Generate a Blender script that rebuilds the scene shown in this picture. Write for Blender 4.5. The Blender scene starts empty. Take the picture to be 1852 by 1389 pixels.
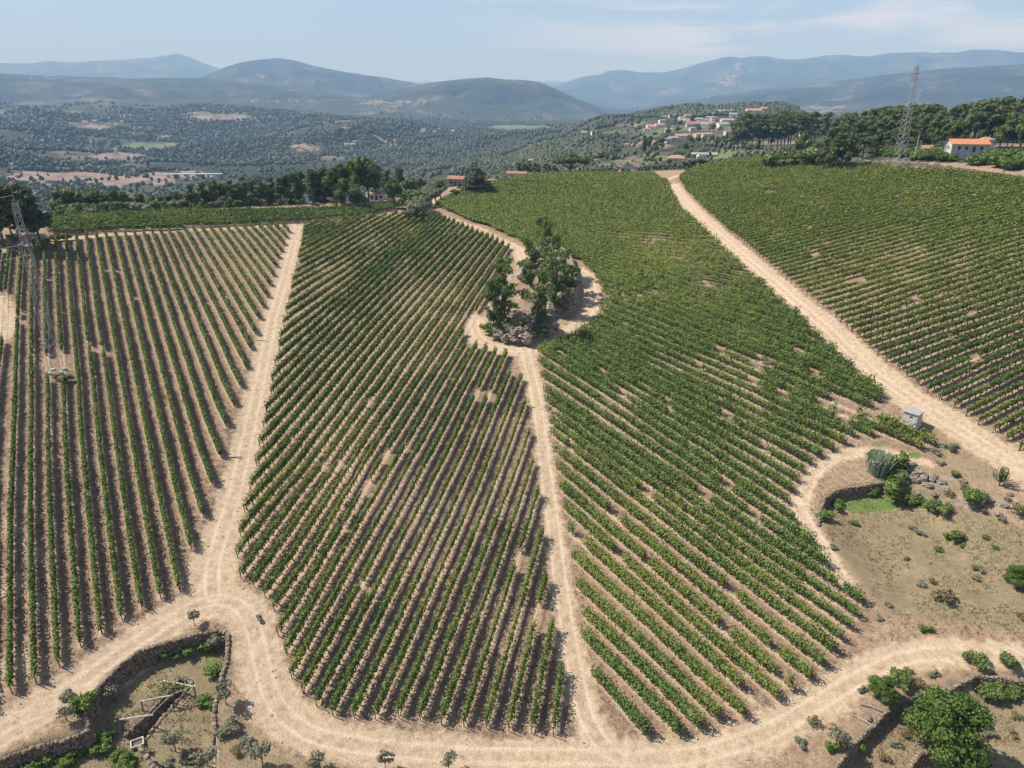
import bpy, math, numpy as np
from mathutils import Vector
rng = np.random.default_rng(7)
SC = bpy.context.scene
COL = SC.collection
# ------------------------------------------------------------------ camera
CAMZ = 70.0; PITCH = math.radians(22.0); F = 1308.0; CX = 926.0; CY = 694.5
cam = bpy.data.cameras.new('camera'); camo = bpy.data.objects.new('camera', cam); COL.objects.link(camo)
camo.location = (0, 0, CAMZ); camo.rotation_euler = (math.pi/2 - PITCH, 0, 0)
cam.sensor_width = 36; cam.lens = 36*F/1852; cam.clip_start = 0.5; cam.clip_end = 60000
SC.camera = camo
# ------------------------------------------------------------------ light
SUN_EL = math.radians(52); SUN_DIR = (-1.0, 0.20)          # horizontal direction towards the sun
w = bpy.data.worlds.new('World'); SC.world = w; w.use_nodes = True
nt = w.node_tree; bg = nt.nodes['Background']
sky = nt.nodes.new('ShaderNodeTexSky'); sky.sky_type = 'NISHITA'; sky.sun_disc = False
sky.sun_elevation = SUN_EL; sky.sun_rotation = math.atan2(SUN_DIR[0], SUN_DIR[1])
sky.altitude = 400; sky.air_density = 1.0; sky.dust_density = 1.0; sky.ozone_density = 2.2
# thin streaky cirrus in the sky itself
tc = nt.nodes.new('ShaderNodeTexCoord'); mp = nt.nodes.new('ShaderNodeMapping')
mp.inputs['Rotation'].default_value = (0, math.radians(-9), 0); mp.inputs['Scale'].default_value = (2.2, 2.2, 17)
nz = nt.nodes.new('ShaderNodeTexNoise'); nz.inputs['Scale'].default_value = 1.5; nz.inputs['Detail'].default_value = 7; nz.inputs['Roughness'].default_value = 0.62; nz.inputs['Distortion'].default_value = 0.5
rp = nt.nodes.new('ShaderNodeValToRGB'); rp.color_ramp.elements[0].position = 0.47; rp.color_ramp.elements[1].position = 0.62
rp.color_ramp.elements[1].color = (0.75, 0.75, 0.75, 1)
mx = nt.nodes.new('ShaderNodeMixRGB'); mx.inputs[2].default_value = (7.6, 7.5, 8.2, 1)
nt.links.new(tc.outputs['Generated'], mp.inputs[0]); nt.links.new(mp.outputs[0], nz.inputs['Vector'])
sx_ = nt.nodes.new('ShaderNodeSeparateXYZ'); nt.links.new(tc.outputs['Generated'], sx_.inputs[0])
mr1 = nt.nodes.new('ShaderNodeMapRange'); mr1.inputs[1].default_value = -.08; mr1.inputs[2].default_value = .22; mr1.inputs[3].default_value = .06; nt.links.new(sx_.outputs[0], mr1.inputs[0])
mr2 = nt.nodes.new('ShaderNodeMapRange'); mr2.inputs[1].default_value = -.005; mr2.inputs[2].default_value = .05; nt.links.new(sx_.outputs[2], mr2.inputs[0])
mm1 = nt.nodes.new('ShaderNodeMath'); mm1.operation = 'MULTIPLY'; nt.links.new(mr1.outputs[0], mm1.inputs[0]); nt.links.new(mr2.outputs[0], mm1.inputs[1])
mm2 = nt.nodes.new('ShaderNodeMath'); mm2.operation = 'MULTIPLY'; nt.links.new(mm1.outputs[0], mm2.inputs[0])
nt.links.new(nz.outputs[0], rp.inputs[0]); nt.links.new(rp.outputs[0], mm2.inputs[1]); nt.links.new(mm2.outputs[0], mx.inputs[0])
vm = nt.nodes.new('ShaderNodeMapRange'); vm.inputs[1].default_value = .0; vm.inputs[2].default_value = .30; vm.inputs[3].default_value = .88; vm.inputs[4].default_value = 0.
sv = nt.nodes.new('ShaderNodeSeparateXYZ'); nt.links.new(tc.outputs['Generated'], sv.inputs[0]); nt.links.new(sv.outputs[2], vm.inputs[0])
vl = nt.nodes.new('ShaderNodeMixRGB'); vl.inputs[2].default_value = (3.7, 5.1, 7.8, 1); nt.links.new(vm.outputs[0], vl.inputs[0]); nt.links.new(sky.outputs[0], vl.inputs[1])   # summer haze low in the sky
nt.links.new(vl.outputs[0], mx.inputs[1]); nt.links.new(mx.outputs[0], bg.inputs[0])
bg.inputs[1].default_value = 0.08
sl = bpy.data.lights.new('sun', 'SUN'); sl.energy = 4.7; sl.angle = math.radians(0.53); sl.color = (1.0, 0.94, 0.86)
so = bpy.data.objects.new('sun', sl); COL.objects.link(so)
h_ = math.hypot(*SUN_DIR); dv = Vector((SUN_DIR[0]/h_*math.cos(SUN_EL), SUN_DIR[1]/h_*math.cos(SUN_EL), math.sin(SUN_EL)))
so.rotation_euler = dv.to_track_quat('Z', 'Y').to_euler(); so.location = (-60, 0, 150)
SC.view_settings.view_transform = 'Standard'; SC.view_settings.look = 'None'; SC.view_settings.gamma = 1.0
SC.view_settings.exposure = 0.62; SC.view_settings.use_curve_mapping = False
SC.cycles.volume_bounces = 0; SC.cycles.max_bounces = 5; SC.cycles.transparent_max_bounces = 6

# ------------------------------------------------------------------ helpers
def tag(o, label=None, cat=None, group=None, kind=None):
    if label: o['label'] = label
    if cat: o['category'] = cat
    if group: o['group'] = group
    if kind: o['kind'] = kind
    return o
def empty(name, loc, label=None, cat=None, group=None, rz=0.0):
    o = bpy.data.objects.new(name, None); COL.objects.link(o); o.location = loc; o.rotation_euler = (0, 0, rz)
    o.empty_display_size = 0.5
    return tag(o, label, cat, group)
def mesh(name, V, faces, mats, attrs=None, matidx=None, smooth=False):
    """faces: array (n,k) or list of arrays of different k"""
    if isinstance(faces, np.ndarray): faces = [faces]
    faces = [f for f in faces if len(f)]
    me = bpy.data.meshes.new(name); V = np.asarray(V, np.float32)
    me.vertices.add(len(V)); me.vertices.foreach_set('co', V.ravel())
    nl = sum(f.size for f in faces); nf = sum(len(f) for f in faces)
    me.loops.add(nl); me.polygons.add(nf)
    me.loops.foreach_set('vertex_index', np.concatenate([f.ravel() for f in faces]).astype(np.int32))
    tot = np.concatenate([np.full(len(f), f.shape[1]) for f in faces]).astype(np.int32)
    me.polygons.foreach_set('loop_start', np.concatenate([[0], np.cumsum(tot)[:-1]]).astype(np.int32))
    try: me.polygons.foreach_set('loop_total', tot)
    except Exception: pass
    for m in (mats if isinstance(mats, (list, tuple)) else [mats]): me.materials.append(m)
    if matidx is not None: me.polygons.foreach_set('material_index', np.asarray(matidx, np.int32))
    me.update(calc_edges=True)
    me.polygons.foreach_set('use_smooth', np.full(nf, bool(smooth)))
    for k, v in (attrs or {}).items():
        a = me.attributes.new(k, 'FLOAT', 'POINT'); a.data.foreach_set('value', np.asarray(v, np.float32).ravel())
    return me
def obj(name, me, parent=None, loc=None):
    o = bpy.data.objects.new(name, me); COL.objects.link(o)
    if parent: o.parent = parent
    if loc is not None: o.location = loc
    return o
class MB:
    """collects boxes, tubes, blobs of one part"""
    def __init__(s): s.V = []; s.F = {}; s.n = 0
    def add(s, V, F):
        V = np.asarray(V, float); s.V.append(V)
        for f in F: s.F.setdefault(len(f), []).append([i + s.n for i in f])
        s.n += len(V); return s
    def box(s, c, d, rz=0.0, R=None):
        x, y, z = [q/2 for q in d]
        V = np.array([(a*x, b*y, e*z) for e in (-1, 1) for a, b in ((-1,-1),(1,-1),(1,1),(-1,1))])
        if R is not None: V = V @ np.asarray(R).T
        elif rz: cc, ss = math.cos(rz), math.sin(rz); V = V @ np.array([[cc, ss, 0], [-ss, cc, 0], [0, 0, 1]])
        return s.add(V + np.asarray(c), [(0,3,2,1),(4,5,6,7),(0,1,5,4),(1,2,6,5),(2,3,7,6),(3,0,4,7)])
    def tube(s, pts, rad, k=6, cap=True):
        pts = [np.asarray(p, float) for p in pts]; n = len(pts)
        if np.isscalar(rad): rad = [rad]*n
        V = []
        for i, p in enumerate(pts):
            t = pts[min(i+1, n-1)] - pts[max(i-1, 0)]; t = t/(np.linalg.norm(t)+1e-9)
            a = np.cross(t, (0, 0, 1.0)) if abs(t[2]) < .95 else np.cross(t, (0, 1.0, 0)); a /= np.linalg.norm(a); b = np.cross(t, a)
            for j in range(k):
                q = 2*math.pi*j/k; V.append(p + rad[i]*(a*math.cos(q) + b*math.sin(q)))
        Fs = [(i*k+j, i*k+(j+1) % k, (i+1)*k+(j+1) % k, (i+1)*k+j) for i in range(n-1) for j in range(k)]
        if cap: Fs += [tuple(range(k))[::-1], tuple((n-1)*k+j for j in range(k))]
        return s.add(V, Fs)
    def blob(s, c, r, jit=0.25, R=None, sub=1):
        V, Fc = ICO[sub]; V = V*(1 + jit*(rng.random((len(V), 1))-.5)*2)*np.asarray(r)
        if R is None:
            a = rng.random()*6.28; cc, ss = math.cos(a), math.sin(a); R = np.array([[cc, -ss, 0], [ss, cc, 0], [0, 0, 1]])
        return s.add(V @ np.asarray(R).T + np.asarray(c), Fc)
    def build(s, name, mat, parent=None, loc=None, smooth=False):
        me = mesh(name, np.concatenate(s.V), [np.array(f) for f in s.F.values()], mat, smooth=smooth)
        return obj(name, me, parent, loc)
def _ico():
    t = (1+5**.5)/2
    V = np.array([(-1,t,0),(1,t,0),(-1,-t,0),(1,-t,0),(0,-1,t),(0,1,t),(0,-1,-t),(0,1,-t),(t,0,-1),(t,0,1),(-t,0,-1),(-t,0,1)], float)
    V /= np.linalg.norm(V[0])
    Fc = [(0,11,5),(0,5,1),(0,1,7),(0,7,10),(0,10,11),(1,5,9),(5,11,4),(11,10,2),(10,7,6),(7,1,8),(3,9,4),(3,4,2),(3,2,6),(3,6,8),(3,8,9),(4,9,5),(2,4,11),(6,2,10),(8,6,7),(9,8,1)]
    out = [(V, Fc)]
    for _ in range(2):
        V, Fc = out[-1]; V = list(V); cache = {}; N = []
        def mid(a, b):
            k = (min(a, b), max(a, b))
            if k not in cache:
                m = V[a]+V[b]; V.append(m/np.linalg.norm(m)); cache[k] = len(V)-1
            return cache[k]
        for a, b, c in Fc:
            x, y, z = mid(a, b), mid(b, c), mid(c, a); N += [(a,x,z),(b,y,x),(c,z,y),(x,y,z)]
        out.append((np.array(V), N))
    return out
ICO = _ico()

# value noise on arrays
def _hash(ix, iy, s):
    h = (ix.astype(np.int64)*374761393 + iy.astype(np.int64)*668265263 + s*974711) & 0x7fffffff
    h = ((h ^ (h >> 13))*1274126177) & 0x7fffffff
    return ((h ^ (h >> 16)) & 0xffff)/65535.0
def vnoise(x, y, s=0):
    ix = np.floor(x); iy = np.floor(y); fx = x-ix; fy = y-iy; fx = fx*fx*(3-2*fx); fy = fy*fy*(3-2*fy)
    a = _hash(ix, iy, s); b = _hash(ix+1, iy, s); c = _hash(ix, iy+1, s); d = _hash(ix+1, iy+1, s)
    return (a*(1-fx)+b*fx)*(1-fy)+(c*(1-fx)+d*fx)*fy
def fbm(x, y, s=0, o=4):
    v = 0; a = .5; t = 0
    for i in range(o): v = v+a*vnoise(x*2**i+i*17.3, y*2**i-i*9.1, s+i); t += a; a *= .5
    return v/t
def sstep(a, b, x): t = np.clip((x-a)/(b-a), 0, 1); return t*t*(3-2*t)

# ------------------------------------------------------------------ view geometry of the photo (where things stand)
cp, sp = math.cos(PITCH), math.sin(PITCH)
def ray(px, py):
    u = (np.asarray(px, float)-CX)/F; v = (np.asarray(py, float)-CY)/F
    return np.stack([u+0*v, cp-v*sp+0*u, -sp-v*cp+0*u], -1)
def proj(P):
    P = np.asarray(P, float); z = P[..., 2]-CAMZ
    f = P[..., 1]*cp-z*sp; up = P[..., 1]*sp+z*cp; f = np.where(np.abs(f) < 1e-3, 1e-3, f)
    return CX+F*P[..., 0]/f, CY-F*up/f
# ------------------------------------------------------------------ height of the ground
ANCH = np.array([(0,1389,64),(400,1389,66),(926,1389,68),(1400,1389,69),(1852,1389,70),
(100,1150,60.5),(500,1150,64.5),(926,1150,64.5),(1350,1150,66),(1700,1150,67),(1990,1150,67),(-150,1150,57),
(1500,950,63),(1852,950,62),(1990,900,60),(1640,760,56.5),(1800,800,58.5),
(105,675,49.5),(-120,675,45.5),(300,675,53),(480,680,55),(650,800,57),(800,800,57),(960,800,58.5),(1250,800,58.5),(1450,800,59),
(960,640,54),(700,600,52),(530,520,49.5),(700,500,47.5),(860,450,45.5),
(0,430,36),(150,430,38),(300,420,39.5),(540,410,42.5),(700,395,43),(-150,440,34),
(1150,600,52),(1400,650,53.5),(1040,470,47),(1200,460,45.5),(1400,540,47.5),(1400,420,40),(1250,400,40.5),(1060,330,39),(900,335,40),(1210,330,38.5),
(1852,640,46),(1852,500,38),(1700,500,41),(1990,500,34),(1852,330,26),(1990,345,23),(1700,315,26),(1600,300,27),(1600,400,35),(1480,292,28),(1350,292,31.5)], float)
class TPS:
    def __init__(s, X, v, lam=2.0):
        s.X = X; n = len(X); K = s.k(X, X)+lam*np.eye(n)
        Q = np.hstack([np.ones((n, 1)), X/100]); M = np.zeros((n+3, n+3)); M[:n, :n] = K; M[:n, n:] = Q; M[n:, :n] = Q.T
        s.c = np.linalg.solve(M, np.r_[v, 0, 0, 0])
    def k(s, a, b):
        r2 = ((a[:, None, :]-b[None, :, :])**2).sum(-1)/1e4
        return 0.5*r2*np.log(r2+1e-12)
    def __call__(s, q): return s.k(q, s.X)@s.c[:-3]+s.c[-3]+q/100@s.c[-2:]
_d = ray(ANCH[:, 0], ANCH[:, 1]); _P = _d*(ANCH[:, 2]/-_d[:, 2])[:, None]
NEAR = TPS(_P[:, :2], CAMZ-ANCH[:, 2])
def z_at(px, py, r):
    d = ray(px, py); return CAMZ+r*d[..., 2]/np.hypot(d[..., 0], d[..., 1])
def az_of(px): return np.arctan((np.asarray(px, float)-CX)*cp/F)       # azimuth of a column at the skyline
FR = np.array([400, 550, 750, 1000, 1300, 1700, 2300, 3000, 4200, 5500, 7000, 9000, 12000, 16000, 21000.])
FC = [-900, -100, 200, 400, 600, 700, 800, 900, 1000, 1100, 1250, 1400, 1550, 1700, 1852, 2700]
FT = np.array([
 [425,430,412,375,334,300,270,240,205,180,150,150,150,150,150],
 [425,430,412,375,334,300,270,240,205,180,150,150,150,150,150],
 [425,430,412,375,334,300,270,240,205,180,150,150,150,150,150],
 [425,430,410,372,334,300,268,240,208,185,165,158,155,150,150],
 [418,425,405,368,332,300,268,240,212,190,178,165,160,155,150],
 [390,385,372,348,320,295,268,243,215,195,182,175,165,160,150],
 [352,340,328,312,300,285,265,243,218,200,190,185,175,160,150],
 [342,328,316,300,286,270,255,240,222,208,200,195,185,165,150],
 [335,315,300,283,262,250,243,237,226,212,205,200,190,160,150],
 [334,306,277,250,225,216,232,234,228,218,212,205,190,160,150],
 [322,296,264,235,211,199,212,218,210,200,192,185,170,150,145],
 [296,276,252,228,206,195,210,215,205,192,182,175,165,150,140],
 [270,258,248,240,232,228,225,222,210,192,180,172,165,150,140],
 [258,252,248,246,240,235,228,220,205,185,172,165,160,150,140],
 [254,250,248,246,240,235,228,220,200,180,165,160,155,150,140],
 [250,250,248,246,240,235,228,220,200,180,165,160,155,150,140]], float)
FZ = z_at(np.array(FC)[:, None]+0*FR[None], FT, FR[None]+0*FT)
FA = az_of(FC); FL = np.log(FR)
def table(az, lr):
    i = np.clip(np.searchsorted(FA, az)-1, 0, len(FA)-2); j = np.clip(np.searchsorted(FL, lr)-1, 0, len(FL)-2)
    a = np.clip((az-FA[i])/(FA[i+1]-FA[i]), 0, 1); b = np.clip((lr-FL[j])/(FL[j+1]-FL[j]), 0, 1)
    a = a*a*(3-2*a)
    return (FZ[i, j]*(1-a)+FZ[i+1, j]*a)*(1-b)+(FZ[i, j+1]*(1-a)+FZ[i+1, j+1]*a)*b
RIDGES = [  # distance, depth of the slope in front, silhouette
 (16500, 4500, [(-900,132),(-100,118),(0,115),(60,116),(100,112),(150,113),(200,110),(240,109),(280,106),(318,101),(335,98.5),(350,103),(370,113),(400,124),(440,140),(500,170),(2700,200)]),
 (9500, 3000, [(-900,230),(250,190),(300,172),(360,142),(385,133),(410,123),(440,114),(470,109),(510,105.5),(540,110),(570,119),(610,127),(660,136),(700,141),(750,150),(800,160),(900,175),(1000,200),(2700,260)]),
 (7000, 1800, [(-900,138),(-100,130),(0,133),(60,136),(120,139),(200,141),(235,143),(300,141),(360,141),(450,150),(600,168),(700,190),(2700,260)]),
 (6300, 2300, [(-900,260),(600,200),(650,178),(720,160),(770,151),(800,147),(840,143),(880,140),(915,144),(950,145),(975,148),(1000,158),(1030,172),(1060,185),(1090,198),(1115,208),(1180,240),(2700,260)]),
 (14000, 4500, [(-900,260),(900,200),(960,178),(1000,157),(1030,146),(1055,138),(1085,135),(1095,129),(1130,127),(1150,131),(1200,131),(1240,122),(1270,113),(1310,104),(1340,106),(1375,102),(1400,106),(1420,108),(1450,106),(1485,101),(1520,101),(1560,104),(1600,98),(1650,97),(1720,97),(1745,92),(1780,91),(1820,95),(1852,98),(2000,100),(2700,112)]),
 (8000, 3000, [(-900,260),(1100,225),(1180,200),(1250,183),(1300,172),(1400,158),(1500,148),(1600,135),(1700,125),(1780,120),(1852,117),(2000,112),(2700,115)]),
 (2500, 800, [(-900,420),(330,330),(430,262),(540,226),(640,217),(730,222),(800,238),(870,262),(940,300),(1000,350),(2700,420)]),
 (3150, 600, [(-900,236),(0,230),(120,234),(250,222),(360,213),(450,222),(540,240),(640,280),(760,350),(2700,420)]),
 (1750, 350, [(-900,270),(-100,268),(0,268),(90,272),(180,282),(250,303),(310,340),(2700,480)]),
 (3600, 900, [(-900,200),(0,210),(100,215),(230,203),(300,196),(370,190),(430,196),(550,206),(700,222),(2700,280)])]
RIDGES = [(r, wd, az_of([p[0] for p in s]), z_at(np.array([p[0] for p in s]), np.array([p[1] for p in s], float), r)) for r, wd, s in RIDGES]
def z_far(x, y):
    r = np.hypot(x, y); az = np.arctan2(x, y); lr = np.log(np.maximum(r, 300))

    z = table(az, lr)
    amp = sstep(700, 3000, r)*(1+.8*sstep(0, -.25, az))
    z = z+amp*((fbm(x/420, y/420, 3, 4)-.5)*95+(fbm(x/1300, y/1300, 9, 3)-.5)*60)
    for r0, wd, ka, kz in RIDGES:
        zr = np.interp(az, ka, kz)
        s = np.where(r < r0, sstep(r0-wd, r0, r), 1-0.7*sstep(r0, r0+wd, r))
        nz = (1-np.abs(2*fbm(x/wd*3.6+.4*fbm(x/wd*2, y/wd*2, 8, 2), y/wd*3.6, int(r0) % 97, 5)-1))
        prof = s-(0.95*(0.78-nz))*(s*(1-s))*4*0.9
        z = np.maximum(z, z+(zr-z)*np.clip(prof, 0, 1)) if False else np.where(zr > z, z+(zr-z)*np.clip(prof, 0, 1), z)
    return z
R0A = az_of([-900, 0, 500, 700, 850, 1060, 1200, 1400, 1500, 1700, 1852, 2700])
R0L = np.array([230, 255, 285, 300, 330, 352, 350, 340, 312, 275, 262, 250.]); R0H = R0L*1.28
def base_h(x, y):
    sh = x.shape; x = x.ravel(); y = y.ravel(); r = np.hypot(x, y); az = np.arctan2(x, y)
    wgt = sstep(0, 1, (r-np.interp(az, R0A, R0L))/(np.interp(az, R0A, R0H)-np.interp(az, R0A, R0L)))
    z = np.zeros_like(x); m = wgt < 1
    q = np.stack([x[m], y[m]], -1)
    if len(q): z[m] = np.concatenate([NEAR(q[i:i+40000]) for i in range(0, len(q), 40000)])*(1-wgt[m])
    m = wgt > 0
    if m.any(): z[m] += z_far(x[m], y[m])*wgt[m]
    return z.reshape(sh)
def march(pts, Hf, rs, steps=18):
    """photo points -> points where the sight line meets the surface Hf"""
    pts = np.atleast_2d(np.array(pts, float)); d = ray(pts[:, 0], pts[:, 1]); hd = np.hypot(d[:, 0], d[:, 1])
    T = rs[None, :]/hd[:, None]; P = d[:, None, :]*T[..., None]; below = P[..., 2]+CAMZ < Hf(P[..., 0], P[..., 1])
    k = np.where(below.any(1), below.argmax(1), len(rs)-1); hi = rs[k].astype(float); lo = np.where(k > 0, rs[np.maximum(k-1, 0)], rs[0]*.9)
    for _ in range(steps):
        m = (lo+hi)/2; P = d*(m/hd)[:, None]; b = P[:, 2]+CAMZ < Hf(P[:, 0], P[:, 1]); hi = np.where(b, m, hi); lo = np.where(b, lo, m)
    P = d*(hi/hd)[:, None]; P[:, 2] += CAMZ
    return P
def base_pt(pts): return march(pts, base_h, np.geomspace(25, 9000, 260))
def W2(pts): return base_pt(pts)[:, :2]
def seg_dist(x, y, L, closed=False):
    """distance, signed side, arc parameter to a polyline (n,2)"""
    L = np.asarray(L)[:, :2]; 
    if closed: L = np.vstack([L, L[:1]])
    best = np.full(x.shape, 1e9); par = np.zeros(x.shape); acc = 0
    for k, (a, b) in enumerate(zip(L[:-1], L[1:])):
        d = b-a; l2 = (d**2).sum()+1e-9; t = np.clip(((x-a[0])*d[0]+(y-a[1])*d[1])/l2, 0, 1)
        q = np.hypot(x-a[0]-t*d[0], y-a[1]-t*d[1]); m = q < best
        best = np.where(m, q, best); par = np.where(m, k+t, par)
    return best, par
def inpoly(x, y, L):
    L = np.asarray(L)[:, :2]; c = np.zeros(np.shape(x), bool); n = len(L)
    for i in range(n):
        x1, y1 = L[i]; x2, y2 = L[i-1]
        if y1 == y2: continue
        c ^= ((y1 > y) != (y2 > y)) & (x < (x2-x1)*(y-y1)/(y2-y1)+x1)
    return c
def sdf(x, y, L):
    d, _ = seg_dist(x, y, L, True); return np.where(inpoly(x, y, L), -d, d)
# local features (photo points)
KNOLL = W2([(877,590),(890,608),(918,619),(945,621),(985,612),(1003,600),(990,586),(1003,577),(1035,566),(1046,545),(1046,500),(1036,472),(1000,452),(962,456),(948,480),(935,500),(915,515),(893,535),(880,560)])
SUNK = W2([(158,1322),(152,1290),(175,1245),(215,1205),(250,1180),(300,1163),(355,1150),(402,1142),(414,1160),(408,1200),(398,1240),(388,1290),(390,1340),(392,1400),(300,1480),(-60,1480),(-60,1400),(0,1372),(60,1350),(120,1335)])
PIT = march([(338,1226),(348,1234),(322,1266),(292,1300),(266,1334),(240,1340),(225,1330),(256,1300),(296,1258),(322,1228)], lambda x, y: base_h(x, y)-2.1, np.geomspace(25, 200, 120))[:, :2]
SINKR = W2([(1500,1402),(1545,1345),(1590,1300),(1622,1272),(1668,1255),(1720,1245),(1765,1222),(1852,1232),(1990,1240),(1990,1500),(1480,1500)])
SINKR2 = W2([(1636,1400),(1660,1365),(1690,1350),(1780,1372),(1852,1385),(1990,1400),(1990,1500),(1636,1500)])
BOWL_EDGE = W2([(1478,955),(1482,925),(1492,900),(1512,886),(1552,879),(1598,873),(1645,880),(1720,905),(1800,925),(1860,945),(1990,985)])
BOWL_OPEN = W2([(1478,958),(1500,990),(1540,1040),(1600,1120),(1852,1150)])
BOWL = np.vstack([BOWL_EDGE, W2([(1990,1150),(1852,1150),(1600,1120),(1540,1040),(1500,990)])])
def feat(x, y):
    z = np.zeros(x.shape); near = (np.hypot(x, y) < 260) & (y > 0)
    if not near.any(): return z
    a, b = x[near], y[near]; f = np.zeros(a.shape)
    d = sdf(a, b, KNOLL); f += 3.0*sstep(0.25, -1.0, d)+1.3*sstep(-1.5, -7, d)+sstep(0, -1, d)*(fbm(a/2.2, b/2.2, 5, 3)-.5)*2.0
    d = sdf(a, b, SUNK); f -= 2.1*sstep(0.1, -0.35, d)*(1-0.75*sstep(-25, -18, a)*sstep(76, 62, b))
    d = sdf(a, b, PIT); f -= 2.6*sstep(0.15, -0.3, d)
    d = sdf(a, b, SINKR); f -= 1.55*sstep(0.1, -0.35, d)
    d = sdf(a, b, SINKR2); f -= 1.6*sstep(0.1, -0.35, d)
    d = sdf(a, b, BOWL); de, _ = seg_dist(a, b, BOWL_EDGE); do, _ = seg_dist(a, b, BOWL_OPEN); f -= 1.9*sstep(0.2, -0.45, d)*sstep(26, 4, de)*sstep(0, 9, do)*(1-.75*sstep(BOWL_EDGE[6, 0], BOWL_EDGE[7, 0], a))
    z[near] = f; return z
def micro(x, y):
    r = np.hypot(x, y); k = sstep(600, 250, r)
    return k*((fbm(x/9, y/9, 21, 3)-.5)*.5+(fbm(x/1.1, y/1.1, 22, 2)-.5)*.14)
def H(x, y):
    x = np.asarray(x, float); y = np.asarray(y, float); return base_h(x, y)+feat(x, y)+micro(x, y)
def G(px, py):
    """point on the finished ground under a photo point"""
    p = base_pt([(px, py)])[0]; r = math.hypot(p[0], p[1])
    if r < 260: p = march([(px, py)], lambda x, y: base_h(x, y)+feat(x, y), np.linspace(r*.90, r*1.16, 70), 12)[0]
    return np.array([p[0], p[1], float(H(p[:1], p[1:2])[0])])
def GR(px, r):
    d = ray(px, 300.); h = np.hypot(d[0], d[1]); x, y = d[0]/h*r, d[1]/h*r
    return np.array([x, y, float(H(np.array([x]), np.array([y]))[0])])
# ------------------------------------------------------------------ materials
def nodes(name):
    m = bpy.data.materials.new(name); m.use_nodes = True; t = m.node_tree; b = t.nodes['Principled BSDF']
    b.inputs['Roughness'].default_value = 0.9
    b.inputs['Specular IOR Level'].default_value = 0.2
    return m, t, b
def N(t, typ, **kw):
    n = t.nodes.new(typ)
    for k, v in kw.items():
        if k.startswith('i_'):
            key = k[2:]; key = int(key) if key.isdigit() else key.replace('_', ' ')
            n.inputs[key].default_value = v
        else: setattr(n, k, v)
    return n
def noise(t, scale, detail=4, rough=.6, vec=None, dist=0.0):
    n = N(t, 'ShaderNodeTexNoise', i_Scale=scale, i_Detail=detail, i_Roughness=rough, i_Distortion=dist)
    if vec is None: vec = N(t, 'ShaderNodeNewGeometry').outputs['Position']
    t.links.new(vec, n.inputs['Vector']); return n.outputs[0]
def ramp(t, fac, stops):
    r = N(t, 'ShaderNodeValToRGB'); e = r.color_ramp.elements
    while len(e) < len(stops): e.new(0.5)
    for k, (p, c) in enumerate(stops):
        e[k].position = p; e[k].color = (tuple(c)+(1,)) if hasattr(c, '__len__') else (c, c, c, 1)
    t.links.new(fac, r.inputs[0]); return r.outputs[0]
def mix(t, fac, a, b, typ='MIX'):
    n = N(t, 'ShaderNodeMixRGB', blend_type=typ)
    for i, v in ((0, fac), (1, a), (2, b)):
        if hasattr(v, 'is_linked') or isinstance(v, bpy.types.NodeSocket): t.links.new(v, n.inputs[i])
        else: n.inputs[i].default_value = v if i == 0 else (tuple(v)+(1,))
    return n.outputs[0]
def attr(t, name): return N(t, 'ShaderNodeAttribute', attribute_name=name).outputs['Fac']
def math_(t, op, a, b=None):
    n = N(t, 'ShaderNodeMath', operation=op)
    for i, v in enumerate((a, b)):
        if v is None: continue
        if isinstance(v, bpy.types.NodeSocket): t.links.new(v, n.inputs[i])
        else: n.inputs[i].default_value = v
    return n.outputs[0]
def bump(t, b, h, strength=.5, dist=.1):
    n = N(t, 'ShaderNodeBump', i_Strength=strength, i_Distance=dist); t.links.new(h, n.inputs['Height']); t.links.new(n.outputs[0], b.inputs['Normal'])

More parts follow.
